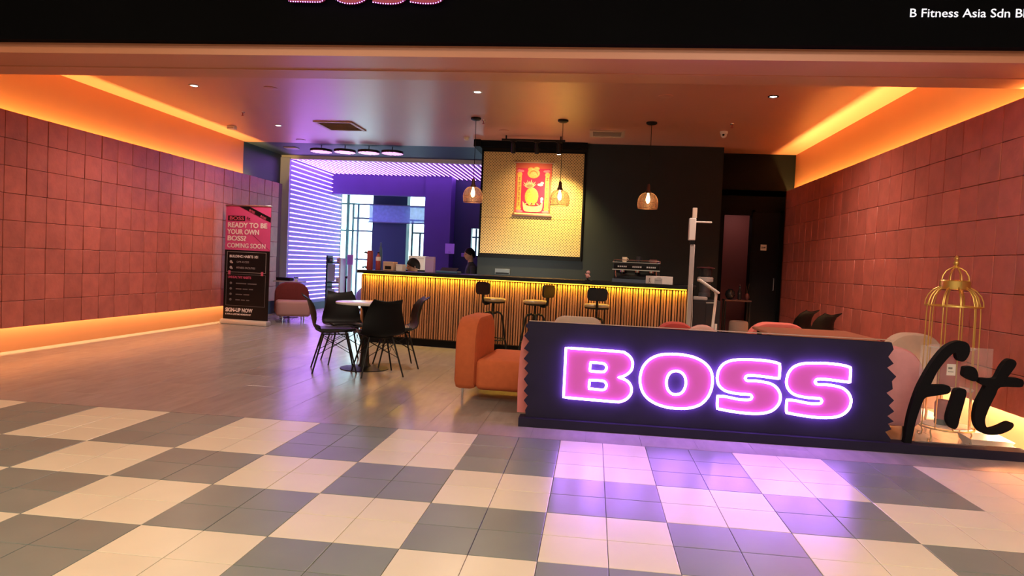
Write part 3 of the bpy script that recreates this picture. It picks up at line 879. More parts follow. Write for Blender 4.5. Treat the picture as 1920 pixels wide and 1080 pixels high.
# espresso machine on the counter
em = thing('espresso_machine', 'wide black and chrome espresso machine on the right end of the bar', 'coffee machine', cpt(4.02, .37), CA)
MB().rbox(-.33, .30, -.05, .20, .02, .27, .015, 2).build('body', M_glassdark, em)
MB().rbox(-.32, .29, -.20, -.05, .175, .265, .012, 2).build('control_panel', M_plastic, em)
MB().box(-.335, .305, -.205, -.195, .165, .178).box(-.335, .305, -.20, .2, .268, .276).build('chrome_trim', M_chrome, em)
MB().tube([(-.32, -.19, .276), (-.32, -.19, .305), (.29, -.19, .305), (.29, -.19, .276)], .005, 6).tube([(-.32, .19, .276), (-.32, .19, .305), (.29, .19, .305), (.29, .19, .276)], .005, 6).build('cup_rail', M_chrome, em)
MB().box(-.33, .30, -.21, -.04, .0, .045).build('drip_tray', mat('blue_grey_steel', (.10, .12, .17), .35, metal=.6), em)
for gx in (-.20, 0.0, .19):
    gh = MB().lathe([(.034, .175), (.034, .14), (.028, .135)], 14, (gx, -.13, 0)).build('group_head', M_chrome, em)
    MB().lathe([(.03, .134), (.03, .118), (.012, .108)], 14, (gx, -.13, 0)).tube([(gx, -.15, .125), (gx, -.25, .115)], [.009, .012], 8).build('portafilter', M_plastic, gh)
    for q in range(5):
        MB().box(gx - .062 + .026 * q, gx - .046 + .026 * q, -.2035, -.199, .205, .225).build('button', M_whitepl, em)
for gx in (-.29, .26):
    MB().tube([(gx, -.17, .18), (gx, -.19, .13), (gx + .01, -.18, .06)], .005, 6).build('steam_wand', M_chrome, em)
for lab, u, v, r, h, m in (('cream cup stack on top of the espresso machine', 3.83, .34, .034, .07, mat('cream_ceramic_cup', (.75, .68, .50), .35)), ('dark jug with a pale lip on top of the espresso machine', 4.02, .38, .032, .085, M_glassdark), ('low dark red bowl on the right top of the espresso machine', 4.22, .38, .05, .05, mat('dark_red_ceramic', (.14, .04, .04), .4))):
    c = thing('cup', lab, 'cup', cpt(u, v, 1.072 + .277), CA)
    MB().lathe([(r * .75, 0), (r, h * .3), (r, h), (r * .9, h), (r * .88, h * .35), (r * .6, .01)], 16).build('bowl', m, c)
    MB().tube([(r * .95, 0, h * .8), (r * 1.45, 0, h * .7), (r * 1.45, 0, h * .4), (r * .95, 0, h * .3)], .005, 6).build('handle', m, c)
gb = thing('printed_box', 'long white printed box lying in front of the espresso machine', 'box', cpt(4.33, .04), CA)
MB().rbox(-.175, .175, -.035, .045, 0, .105, .003, 1).build('body', M_whitepl, gb)
MB().box(-.06, .04, -.0365, -.0345, .008, .075).build('label_panel', mat('grey_card_print', (.42, .42, .44), .6), gb)
MB().box(-.05, .03, -.0375, -.036, .045, .049).box(-.03, .02, -.0375, -.036, .082, .086).build('label_lines', M_textgrey, gb)
MB().ell((-.125, -.034, .068), (.008, .003, .009), 8, 6).tube([(-.125, -.035, .06), (-.125, -.035, .035)], .004, 5).tube([(-.125, -.035, .036), (-.138, -.035, .012)], .003, 5).tube([(-.125, -.035, .036), (-.112, -.035, .012)], .003, 5).tube([(-.125, -.035, .055), (-.14, -.035, .045)], .003, 5).build('figure_print', M_textgrey, gb)

# ------------------------------------------------------------------ kiosk wall pieces
yp = thing('wall_panel', 'square yellow perforated board with a black frame on the dark wall', 'panel', (-1.1, 11.9, 0))
MB().box(-.845, .857, -.035, -.018, 2.034, 3.142).build('perforated_board', M_perf, yp)
MB().box(-.845, .857, -.035, -.018, 1.42, 2.030).build('perforated_board', M_perf, yp)
MB().box(-.875, .885, -.05, 0, 1.345, 1.418).build('bottom_ledge', M_black, yp)
MB().box(-.87, .88, -.018, 0, 1.40, 3.16).box(.858, .882, -.04, 0, 1.40, 3.165).box(-.87, -.847, -.04, 0, 1.4, 3.165).box(-.87, .88, -.04, 0, 3.143, 3.165).build('frame', M_black, yp)

sw = small('outlet_box', 'small dark outlet box on the grey wall below the yellow panel', 'outlet', [('plate', MB().rbox(-.13, .13, -.03, 0, -.05, .05, .004, 1), mat('grey_steel_plate', (.05, .052, .05), .5)), ('slot', MB().box(-.115, .115, -.032, -.029, -.043, -.018), M_black)], (-1.545, 11.9, 1.118))

# festive scroll
sl = thing('hanging_scroll', 'red and gold festive scroll with a pineapple hanging on the yellow panel', 'scroll', (-1.08, 11.86, 2.075))
MB().box(-.305, .305, -.010, -.004, .02, .90).build('cloth_border', M_scrolledge, sl)
MB().box(-.275, .275, -.013, -.010, .05, .80).build('cloth', M_scrollred, sl)
MB().tube([(-.34, -.008, .90), (.34, -.008, .90)], .011, 10).build('top_rod', M_wood, sl)
MB().tube([(-.335, -.008, .005), (.335, -.008, .005)], .022, 10).build('bottom_rod', mat('dark_brown_wood', (.10, .04, .025), .4), sl)
MB().box(-.3, .3, -.0135, -.0098, .025, .05).build('hem', M_cream2, sl)
for sx in (-1, 1):
    MB().box(sx * .235 - .034, sx * .235 + .034, -.0155, -.013, .12, .70).ell((sx * .235, -.014, .70), (.045, .003, .04), 12, 6).ell((sx * .235, -.014, .12), (.045, .003, .03), 12, 6).build('gold_strip', M_goldprint, sl)
    for q in range(6):
        z = .62 - .085 * q
        MB().box(sx * .235 - .020, sx * .235 + .020, -.017, -.0155, z + .018, z + .023).box(sx * .235 - .004, sx * .235 + .003, -.017, -.0155, z - .022, z + .03).box(sx * .235 - .018, sx * .235 - .006, -.017, -.0155, z - .02, z - .014).box(sx * .235 + .006, sx * .235 + .020, -.017, -.0155, z - .016, z - .010).build('brush_mark', M_darkprint, sl)
    for q in range(2):
        MB().ell((sx * .22, -.014, .755 - .68 * q), (.06, .003, .022), 12, 6).ell((sx * .245, -.015, .765 - .68 * q), (.03, .003, .018), 12, 6).build('cloud', mat('rose_print', (.55, .15, .17), .6), sl)
MB().ell((.0, -.015, .72), (.105, .004, .085), 18, 8).ell((-.05, -.016, .785), (.05, .004, .035), 12, 6).ell((.05, -.016, .80), (.05, .004, .03), 12, 6).build('gold_flower', M_goldprint, sl)
MB().tube([(.065 * math.cos(a), -.019, .70 + .06 * math.sin(a)) for a in [PI * k / 10 for k in range(11)]], .010, 6).build('flower_arc', mat('orange_print', (.75, .22, .04), .6), sl)
MB().ell((-.02, -.015, .33), (.115, .006, .15), 18, 10).build('pineapple', M_goldprint, sl)
for q in range(9):
    a = math.radians(150 - 14 * q)
    c0 = Vector((-.055, 0, .46))
    L = .16 if q % 2 else .135
    p1 = c0 + Vector((math.cos(a) * L, 0, math.sin(a) * L))
    n_ = Vector((-math.sin(a), 0, math.cos(a))) * .014
    mid = c0 + Vector((math.cos(a) * L * .5, 0, math.sin(a) * L * .5))
    shape('leaf', [[(c0.x, c0.z), ((mid + n_).x, (mid + n_).z), (p1.x, p1.z), ((mid - n_).x, (mid - n_).z)]], .0015, M_cream2, sl, (0, -.0165, 0))
pts = [(-.17, .25), (-.12, .19), (-.04, .165), (.06, .165), (.13, .19), (.175, .25), (.165, .14), (.12, .075), (-.11, .075), (-.155, .14)]
shape('gold_ingot', [[tuple(q) for q in smooth2d(pts, 3, 60)]], .003, M_cream2, sl, (0, -.0165, 0))
for q in range(12):
    xx = -.12 + .022 * q
    MB().ell((xx, -.0215, .20 + .012 * math.sin(q * 1.7)), (.013, .003, .013), 8, 5).build('coin', [M_goldprint, mat('rose_print', (.8, .28, .30)), M_darkprint][q % 3], sl)
MB().ell((.155, -.016, .29), (.025, .003, .03), 10, 6).ell((.15, -.016, .25), (.018, .003, .03), 10, 6).ell((.12, -.016, .53), (.05, .003, .025), 10, 6).ell((.15, -.016, .56), (.03, .003, .02), 10, 6).build('blossom', mat('pale_pink_print', (.85, .5, .45), .6), sl)

# ------------------------------------------------------------------ door, sign plate and niche at the back right
dr = struct('door_1', MB().box(2.70, 3.12, 12.47, 12.50, 0, 2.32), mat('dark_navy_door', (.002, .002, .005), .5, spec=.15))
MB().box(2.66, 2.70, 12.46, 12.51, 0, 2.36).box(3.12, 3.16, 12.46, 12.51, 0, 2.36).box(2.66, 3.16, 12.46, 12.51, 2.32, 2.36).build('door_frame', M_black, dr)
MB().tube([(3.06, 12.465, 1.0), (3.06, 12.43, 1.0), (3.06, 12.43, 1.2), (3.06, 12.465, 1.2)], .008, 8).build('door_handle', M_steel, dr)
sp_ = small('door_plate', 'small square white sign plate on the dark back door', 'sign', [('plate', MB().rbox(-.05, .05, -.006, 0, -.05, .05, .003, 1), M_whitepl), ('pictogram', MB().box(-.035, .03, -.008, -.005, -.012, .002).box(.0, .035, -.008, -.005, .0, .014).box(-.03, -.02, -.008, -.005, -.02, .02), M_textgrey)], (2.87, 12.47, 1.725))
nt_ = thing('side_table', 'narrow dark side table in front of the dim red niche', 'table', (2.43, 12.25, 0))
MB().rbox(-.22, .22, -.12, .12, .79, .82, .005, 1).build('table_top', mat('dark_red_wood', (.14, .06, .05), .35), nt_)
for sx, sy in ((-.2, -.1), (.2, -.1), (-.2, .1), (.2, .1)):
    MB().box(sx - .012, sx + .012, sy - .012, sy + .012, 0, .79).build('leg', M_metal, nt_)
t = thing('glass_globe', 'round dark glass globe on the side table by the niche', 'vase', (2.31, 12.22, .82))
MB().lathe([(.03, 0), (.06, .02), (.085, .08), (.07, .14), (.035, .165), (.04, .175)], 18).build('bowl', M_glassdark, t)
t = thing('bottle', 'dark slim bottle on the side table by the niche', 'bottle', (2.47, 12.24, .82))
MB().lathe([(.03, 0), (.034, .01), (.034, .13), (.014, .18), (.014, .24)], 14).build('body', M_glassdark, t)
MB().lathe([(.016, .235), (.016, .255)], 12).build('cap', mat('dark_red_cap', (.2, .03, .03), .4), t)
t = thing('vase', 'small dark red vase with twigs at the right of the side table', 'vase', (2.585, 12.2, .82))
MB().lathe([(.022, 0), (.04, .04), (.03, .09), (.016, .11), (.02, .12)], 14).build('body', mat('dark_red_ceramic', (.14, .04, .04)), t)
MB().tube([(0, 0, .1), (.01, 0, .2), (.03, .01, .28)], .003, 5).tube([(0, 0, .1), (-.015, 0, .18), (-.02, 0, .24)], .003, 5).build('twigs', mat('brown_twig', (.15, .08, .05), .7), t)
t = thing('stool_pouf', 'round beige upholstered pouf stool near the dark back door', 'stool', (2.26, 11.15, 0))
MB().lathe([(.13, .02), (.142, .05), (.142, .49), (.13, .525), (.09, .535), (.002, .537)], 26).build('cushion', mat('taupe_fabric', (.30, .22, .19), .8), t)
MB().lathe([(.12, 0), (.12, .025)], 20).build('base', M_metal, t)

# ------------------------------------------------------------------ grinder cabinet and body scanner
cb = thing('back_cabinet', 'dark low cabinet right of the bar end under the coffee grinder', 'cabinet', (1.60, 10.2, 0))
MB().box(-.19, .20, -.02, .40, 0, .86).build('body', mat('black_laminate', (.012, .012, .018), .4), cb)
MB().box(-.185, .0, -.034, -.022, .05, .83).build('door', MATS['black_laminate'], cb)
MB().box(.004, .195, -.034, -.022, .05, .83).build('door', MATS['black_laminate'], cb)
t = thing('tray', 'white tray sticking out on the dark cabinet beside the scanner', 'tray', (1.52, 10.30, .86))
MB().rbox(-.11, .10, -.12, .12, 0, .045, .01, 2).build('body', M_greypl, t)
MB().box(-.09, .08, -.10, .10, .0452, .0465).build('liner', M_whitepl, t)
t = thing('coffee_grinder', 'coffee grinder with dark hopper and pale collar on the cabinet', 'grinder', (1.60, 10.36, .907))
MB().lathe([(.085, 0), (.085, .05), (.07, .06), (.075, .13), (.08, .21)], 20).build('body', mat('dark_grey_steel', (.08, .08, .10), .4, metal=.4), t)
MB().lathe([(.10, .21), (.112, .22), (.112, .27), (.10, .282)], 22).build('collar', M_greypl, t)
MB().lathe([(.082, .282), (.092, .31), (.095, .40), (.09, .405)], 20).build('hopper', M_glassdark, t)
MB().lathe([(.125, .405), (.13, .412), (.13, .42), (.05, .43)], 20).build('lid', mat('dark_red_plastic', (.10, .03, .04), .4), t)

bs = thing('body_scanner', 'tall pale grey body scanner with height arm and slanted screen', 'scanner', (1.22, 9.0, 0), 0)
MB().rbox(-.16, .30, -.35, .18, 0, .09, .015, 2).build('foot_plate', M_greypl, bs)
MB().box(-.13, .02, -.28, -.04, .09, .10).box(.10, .25, -.28, -.04, .09, .10).build('electrode', M_steel, bs)
MB().rbox(-.026, .030, .04, .09, .09, 1.60, .006, 1).build('column', M_greypl, bs)
MB().rbox(-.033, .022, .03, .095, 1.60, 1.65, .004, 1).build('joint', M_plastic, bs)
MB().rbox(-.055, .028, .03, .10, 1.65, 1.93, .008, 1).build('sensor_head', M_whitepl, bs)
MB().rbox(-.02, .035, .045, .085, 1.93, 2.06, .005, 1).build('mast_top', mat('warm_white_plastic', (.72, .62, .54), .4), bs)
MB().rbox(.02, .225, .05, .08, 1.875, 1.895, .006, 1).build('height_arm', M_whitepl, bs)
ds = MB().rbox(-.15, .15, -.09, .09, -.014, .014, .008, 1).xf(Matrix.Translation((.21, -.02, 1.085)) @ Matrix.Rotation(math.radians(33), 4, 'Y')).build('display', M_whitepl, bs)
MB().box(-.12, .12, -.075, .075, .0142, .0155).xf(Matrix.Translation((.21, -.02, 1.085)) @ Matrix.Rotation(math.radians(33), 4, 'Y')).build('screen', M_screen, ds)
MB().tube([(.29, -.02, 1.05), (.31, -.02, .98), (.30, -.02, .80), (.285, -.02, .55), (.27, -.02, .30), (.26, -.02, .08)], [.016, .018, .017, .018, .022, .022], 10).build('display_arm', M_whitepl, bs)
MB().tube([(.30, .02, .88), (.20, .02, .875)], .008, 8).build('hand_grip', M_greypl, bs)
MB().tube([(.02, .03, 1.1), (.035, .0, .7), (.03, -.01, .3), (.03, 0, .1)], .004, 6).build('cable', M_whitepl, bs)
MB().tube([(.325, -.02, .50), (.325, -.02, .62)], [.018, .016], 10).build('hand_electrode', M_whitepl, bs)

# ------------------------------------------------------------------ bar stools
def make_stool():
    t = thing('bar_stool', '', 'stool')
    MB().lathe([(.15, .735), (.165, .745), (.168, .765), (.155, .782), (.10, .788), (.002, .788)], 26).build('seat', M_seat, t)
    MB().lathe([(.10, .715), (.155, .722), (.16, .737)], 22).build('seat_pan', M_metal, t)
    ol = []
    for cy, cz, a0 in ((.075, .945, 0), (-.075, .945, 90), (-.075, .885, 180), (.075, .885, 270)):
        ol += [(cy + .05 * math.cos(math.radians(a0 + 15 * q)), cz + .05 * math.sin(math.radians(a0 + 15 * q))) for q in range(7)]
    shape('backrest', [ol], .011, M_pad, t, (-.208, 0, 0), (0, 0, PI / 2), bevel=.004)
    MB().tube([(-.08, 0, .712), (-.15, 0, .705), (-.19, 0, .73), (-.205, 0, .80), (-.193, 0, .90)], .016, 8).build('back_bracket', M_metal, t)
    MB().tube([(0, 0, .72), (0, 0, .40)], .017, 10).lathe([(.035, .60), (.045, .595), (.045, .575), (.035, .57)], 16).build('screw_post', M_metal, t)
    for kx in range(4):
        a = PI / 4 + kx * PI / 2
        c, s = math.cos(a), math.sin(a)
        MB().tube([(.035 * c, .035 * s, .60), (.10 * c, .10 * s, .585), (.125 * c, .125 * s, .54), (.17 * c, .17 * s, .25), (.215 * c, .215 * s, .0)], .0135, 8).build('leg', M_metal, t)
    MB().tube([(.175 * math.cos(2 * PI * q / 20), .175 * math.sin(2 * PI * q / 20), .23) for q in range(20)], .009, 6, closed=True).build('foot_ring', M_metal, t)
    return t


st0 = make_stool()
st0['label'] = 'bar stool nearest the orange chair, tan seat turned right'
st0.location = (-1.32, 9.38, 0); st0.rotation_euler = (0, 0, math.radians(52)); st0['group'] = 'bar stools along the slatted counter'
dup(st0, (-.75, 9.32, 0), math.radians(148), 'middle bar stool, backrest turned to its right')
dup(st0, (.063, 9.15, 0), math.radians(90), 'bar stool right of the middle one, backrest squarely facing the front')

# ------------------------------------------------------------------ round table and shell chairs
tc = (-2.52, 7.66)
t = thing('round_table', 'small round table with a pale top and black trumpet pedestal', 'table', (*tc, 0))
MB().lathe([(.33, .725), (.34, .732), (.34, .748), (.335, .752), (.002, .753)], 40).build('table_top', mat('pale_laminate', (.62, .58, .58), .25), t)
MB().lathe([(.27, 0), (.27, .008), (.20, .016), (.075, .03), (.055, .06), (.045, .2), (.036, .45), (.04, .66), (.075, .715), (.12, .725)], 28).build('pedestal', M_metal, t)


def shell_mesh():
    prof = [(.225, .428, .185), (.205, .446, .21), (.15, .448, .225), (.08, .440, .232), (0, .430, .236), (-.08, .424, .236), (-.15, .430, .234), (-.20, .455, .232), (-.228, .505, .228), (-.245, .57, .217), (-.262, .64, .200), (-.280, .71, .182), (-.300, .775, .165), (-.318, .815, .155), (-.336, .832, .150)]
    nu = 12
    verts = []
    for (x, z, hw) in prof:
        sb = min(1, max(0, (z - .46) / .15)) if x < -.1 else 0
        for k_ in range(nu + 1):
            u = -1 + 2 * k_ / nu
            y = u * hw
            edge = abs(u) ** 2.6
            dz = edge * .035 * (1 - sb)
            dx = edge * .055 * sb * (1 - min(1, max(0, (z - .72) / .1)) * .9)
            topdip = 0
            if z > .80:
                topdip = -.022 * (1 - abs(u) ** 1.5) + .004 * (abs(u) > .9)
                dx -= .03 * (abs(u) ** 4)
            verts.append((x + dx, y, z + dz + topdip))
    n = len(prof); W = nu + 1
    faces = [(i * W + k_, i * W + k_ + 1, (i + 1) * W + k_ + 1, (i + 1) * W + k_) for i in range(n - 1) for k_ in range(nu)]
    # thickness
    me = bpy.data.meshes.new('s'); me.from_pydata(verts, [], faces); me.update()
    nrm = [v.normal.copy() for v in me.vertices]
    bpy.data.meshes.remove(me)
    V2 = [tuple(Vector(v) - nn * .009) for v, nn in zip(verts, nrm)]
    N = len(verts)
    mb = MB()
    F = list(faces) + [tuple(N + q for q in f[::-1]) for f in faces]
    border = [k_ for k_ in range(W)] + [i * W + W - 1 for i in range(1, n)] + [(n - 1) * W + k_ for k_ in range(W - 2, -1, -1)] + [i * W for i in range(n - 2, 0, -1)]
    for a, b in zip(border, border[1:] + border[:1]):
        F.append((b, a, N + a, N + b))
    mb.add(verts + V2, F, True)
    return mb


def make_shell_chair():
    t = thing('shell_chair', '', 'chair')
    shell_mesh().build('seat_shell', M_plastic, t)
    MB().rbox(-.16, .18, -.17, .17, .443, .472, .013, 3).build('seat_pad', M_pad, t)
    MB().tube([(.13, -.13, .415), (.13, .13, .415), (-.12, .13, .412), (-.12, -.13, .412)], .009, 8, closed=True).build('under_frame', M_metal, t)
    tops = {}
    for sx in (1, -1):
        for sy in (1, -1):
            a = (sx * .125, sy * .125, .414); b = (sx * (.225 if sx > 0 else .235), sy * .225, 0)
            tops[(sx, sy)] = (Vector(a), Vector(b))
            MB().tube([a, b], [.0105, .0085], 8).build('leg', M_metal, t)
    wr_ = MB()
    for (p, q) in (((1, 1), (1, -1)), ((1, -1), (-1, -1)), ((-1, -1), (-1, 1)), ((-1, 1), (1, 1))):
        a, b = tops[p]; c, d = tops[q]
        wr_.tube([a.lerp(b, .08), c.lerp(d, .52)], .0035, 6).tube([c.lerp(d, .08), a.lerp(b, .52)], .0035, 6)
    wr_.build('cross_wires', M_metal, t)
    return t


ch0 = make_shell_chair()
ch0['group'] = 'black shell chairs around the round table'
ch0['label'] = 'black shell chair at the left of the round table, seen from its side'
ch0.location = (-2.78, 7.40, 0); ch0.rotation_euler = (0, 0, math.radians(24))
dup(ch0, (-2.27, 7.33, 0), math.radians(122), 'black shell chair nearest the camera, its back hiding part of the table')
dup(ch0, (-2.25, 7.95, 0), math.radians(205), 'black shell chair on the counter side of the table, back leaning right')
dup(ch0, (-2.90, 8.04, 0), math.radians(-58), 'black shell chair behind the round table, facing the camera')
for p, r, lab in (((2.60, 9.72, 0), 132, 'left one of two black shell chairs by the right tiled wall'), ((2.70, 9.16, 0), 124, 'right one of two black shell chairs, against the right tiled wall')):
    dup(ch0, p, math.radians(r), lab, 'black shell chairs by the right wall')


# ------------------------------------------------------------------ armless lounge chairs
def lounge(label, loc, rz, m_back, m_seat, width=.9, depth=.72, hb=.755, hs=.40, group='armless lounge chairs'):
    """back slab on local -x, seat towards +x"""
    t = thing('lounge_chair', label, 'chair', loc, rz, group)
    # back slab: rounded outline in the y-z plane, thick in x
    w2 = width / 2
    r = min(.22, w2 - .03)
    out = []
    for (cy, cz, a0) in ((w2 - r, hb - r, 0), (-w2 + r, hb - r, PI / 2)):
        for q in range(9):
            a = a0 + PI / 2 * q / 8
            out.append((cy + r * math.cos(a), cz + r * math.sin(a)))
    out += [(-w2, .16), (-w2 + .04, .12), (w2 - .04, .12), (w2, .16)]
    mb = MB()
    n = len(out)
    xs = [(0.0, .045), (.012, .015), (.045, 0), (.15, 0), (.183, .015), (.195, .045)]
    cyy, czz = 0, .45
    verts = []; faces = []
    for x, inset in xs:
        for (y, z) in out:
            d = Vector((y - cyy, z - czz)); L = d.length
            d = d * ((L - inset) / L)
            verts.append((x, cyy + d.x, czz + d.y))
    for i in range(len(xs) - 1):
        for k_ in range(n):
            faces.append((i * n + k_, i * n + (k_ + 1) % n, (i + 1) * n + (k_ + 1) % n, (i + 1) * n + k_))
    faces.append(tuple(range(n - 1, -1, -1))); faces.append(tuple((len(xs) - 1) * n + k_ for k_ in range(n)))
    mb.add(verts, faces, True)
    mb.build('backrest', m_back, t)
    MB().rbox(.19, .19 + depth, -w2 + .01, w2 - .01, .115, hs, .055, 4).build('seat', m_seat, t)
    for lx in (.06, .15 + depth - .08):
        for ly in (-w2 + .12, w2 - .12):
            MB().tube([(lx, ly, .12), (lx, ly, 0)], [.012, .009], 8).build('leg', M_chrome, t)
    return t


lounge('rust orange armless lounge chair left of the black sign board', (-1.175, 6.60, 0), math.radians(-3), M_rust, M_rust, width=.90, depth=.70, hb=.76, hs=.395)
lounge('burgundy armless lounge chair right of the standing banner', (-5.72, 12.86, 0), math.radians(-62), M_burg, mat('lit_burgundy_fabric', (.42, .22, .22), .85), width=.62, depth=.50, hb=.72, hs=.40)  # seat colour made pinker for the LED light falling on the burgundy
lounge('dark burgundy lounge chair mostly hidden behind the standing banner', (-6.42, 12.2, 0), math.radians(0), M_burg, M_burg, width=.5, depth=.22, hb=.66, hs=.40)
lounge('pink armless lounge chair seen from behind at the zigzag right end of the sign', (2.20, 5.74, 0), math.radians(90), M_pink, M_pink, width=.78, depth=.50, hb=.74, hs=.40)
lounge('tall beige lounge chair behind the pink one beside the gold cage', (2.895, 6.62, 0), math.radians(90), M_beige, M_beige, width=.52, depth=.5, hb=.79, hs=.40)
lounge('bright pink lounge chair whose rounded back shows above the wooden table', (2.05, 7.95, 0), math.radians(90), M_coral, M_coral, width=.66, depth=.45, hb=.735, hs=.40)
lounge('red lounge chair peeking over the sign top below the bar end', (.86, 7.22, 0), math.radians(90), M_red if False else mat('red_fabric', (.45, .05, .045), .85), MATS['red_fabric'], width=.42, depth=.45, hb=.735, hs=.40)
t = thing('cushion', 'pale pink cushion leaning beside the red chair behind the sign', 'cushion', (1.085, 7.05, .44), math.radians(8))
MB().ell((0, 0, .15), (.17, .05, .15), 18, 10).build('cover', mat('pale_pink_fabric', (.66, .40, .38), .85), t)
MB().tube([(.168 * math.cos(2 * PI * q / 24), 0, .15 + .148 * math.sin(2 * PI * q / 24)) for q in range(24)], .005, 6, closed=True).build('piping', M_pink, t)
# little bench carrying that cushion
t = thing('side_bench', 'low bench under the pale pink cushion behind the sign', 'bench', (1.085, 7.06, 0))
MB().rbox(-.16, .2, -.14, .16, .36, .44, .02, 2).build('seat', M_pink, t)
for sx, sy in ((-.13, -.11), (.17, -.11), (-.13, .13), (.17, .13)):
    MB().tube([(sx, sy, .37), (sx, sy, 0)], .012, 8).build('leg', M_chrome, t)

# tub chair
t = thing('tub_chair', 'cream tub chair whose rounded back shows above the sign left part', 'chair', (-.135, 7.35, 0))
prof = []
verts = []; faces = []
NA = 26
for ring, (off, z) in enumerate(((0.0, .40), (0, .64), (.004, .715), (.018, .748), (.035, .752), (.05, .735), (.055, .64), (.055, .40))):
    for k_ in range(NA + 1):
        a = math.radians(200 + 140 * k_ / NA)
        rx, ry = .285 - off, .30 - off
        fall = (abs(k_ - NA / 2) / (NA / 2)) ** 4
        verts.append((rx * math.copysign(abs(math.cos(a)) ** .7, math.cos(a)), ry * math.sin(a) + .05, .40 + (z - .40) * (1 - .42 * fall)))
W = NA + 1
for i in range(7):
    for k_ in range(NA):
        faces.append((i * W + k_, i * W + k_ + 1, (i + 1) * W + k_ + 1, (i + 1) * W + k_))
faces.append(tuple(i * W for i in range(8))); faces.append(tuple(i * W + NA for i in range(7, -1, -1)))
MB().add(verts, faces, True).build('backrest', M_beige, t)
MB().rbox(-.24, .24, -.19, .28, .36, .46, .03, 3).build('seat', M_beige, t)
for sx, sy in ((-.2, -.15), (.2, -.15), (-.2, .24), (.2, .24)):
    MB().tube([(sx * .8, sy * .8, .37), (sx, sy, 0)], [.014, .01], 8).build('leg', M_wood, t)

# wooden table behind the sign
t = thing('low_table', 'long wooden table top just above the right half of the sign', 'table', (2.12, 6.78, 0))
MB().rbox(-.53, .36, -.36, .42, .715, .742, .006, 1).build('table_top', mat('rose_wood_top', (.42, .17, .11), .3, noise=.1, nscale=8), t)
for sx, sy in ((-.47, -.3), (.3, -.3), (-.47, .36), (.3, .36)):
    MB().box(sx - .02, sx + .02, sy - .02, sy + .02, 0, .715).build('leg', M_metal, t)

# ------------------------------------------------------------------ gold cage stand
cg = thing('cage_stand', 'gold birdcage display stand with a finial behind the script letters', 'display stand', (2.835, 5.905, 0))
NB = 10


def ring(r, z, th, n=30):
    return MB().tube([(r * math.cos(2 * PI * q / n), r * math.sin(2 * PI * q / n), z) for q in range(n)], th, 8, closed=True)


ring(.192, .115, .007).build('base_ring', M_gold, cg)
ring(.198, 1.075, .006).build('shoulder_ring', M_gold, cg)
MB().lathe([(.098, 1.205), (.106, 1.212), (.106, 1.272), (.098, 1.28), (.092, 1.272), (.092, 1.212), (.098, 1.205)], 30, cap=False).build('crown_band', M_gold, cg)
for q in range(NB):
    a = 2 * PI * q / NB + .12
    c, s = math.cos(a), math.sin(a)
    MB().tube([(r * c, r * s, z) for r, z in ((.192, .115), (.185, .6), (.182, 1.0), (.178, 1.08), (.160, 1.15), (.13, 1.195), (.10, 1.215))], .0048, 6).build('bar', M_gold, cg)
    MB().tube([(r * c, r * s, z) for r, z in ((.198, 1.075), (.195, 1.115), (.178, 1.16), (.145, 1.20), (.104, 1.225))], .0045, 6).build('shoulder_bar', M_gold, cg)
for q in range(8):
    a = 2 * PI * q / 8
    c, s = math.cos(a), math.sin(a)
    MB().tube([(r * c, r * s, z) for r, z in ((.10, 1.278), (.093, 1.315), (.07, 1.352), (.035, 1.375), (.004, 1.382))], .004, 6).build('crown_bar', M_gold, cg)
MB().lathe([(.02, 1.375), (.024, 1.385), (.012, 1.395), (.022, 1.41), (.022, 1.42), (.012, 1.432), (.02, 1.447), (.016, 1.46), (.005, 1.472), (.001, 1.478)], 16).build('finial', M_gold, cg)
for q in range(4):
    a = 2 * PI * q / 4 + .6
    c, s = math.cos(a), math.sin(a)
    MB().tube([((.192 + d) * c, (.192 + d) * s, z) for d, z in ((0, .115), (.008, .09), (-.006, .05), (.0, .018), (.02, .008), (.034, .018), (.03, .034), (.018, .032))], .006, 8).build('foot', M_gold, cg)
for z in (.125, .42, .745):
    MB().lathe([(.172, z), (.172, z + .008), (.002, z + .0085)], 32).build('shelf', M_acryl if z > .2 else mat('white_acrylic', (.78, .72, .68), .25), cg)
t = thing('pouch', 'red pouch with a white label on the middle shelf of the cage', 'pouch', (2.835, 5.905, .429))
MB().rbox(-.085, .075, -.03, .03, 0, .255, .02, 2).build('body', M_red, t)
MB().box(-.035, .030, -.0325, -.0295, .10, .19).build('label', M_paper, t)
MB().box(-.025, .005, -.034, -.032, .15, .165).box(-.025, .015, -.034, -.032, .125, .131).build('label_print', M_textgrey, t)
t = thing('jar', 'red jar with a black foot on the bottom shelf of the cage', 'jar', (2.80, 5.90, .1335))
MB().lathe([(.05, 0), (.055, .01), (.055, .045)], 18).build('foot', M_metal, t)
MB().lathe([(.05, .045), (.058, .06), (.058, .17), (.045, .195), (.002, .197)], 18).build('body', M_red, t)
t = thing('paper_tray', 'open white paper tray on the floor under the letter t', 'tray', (3.075, 5.80, 0), math.radians(-6))
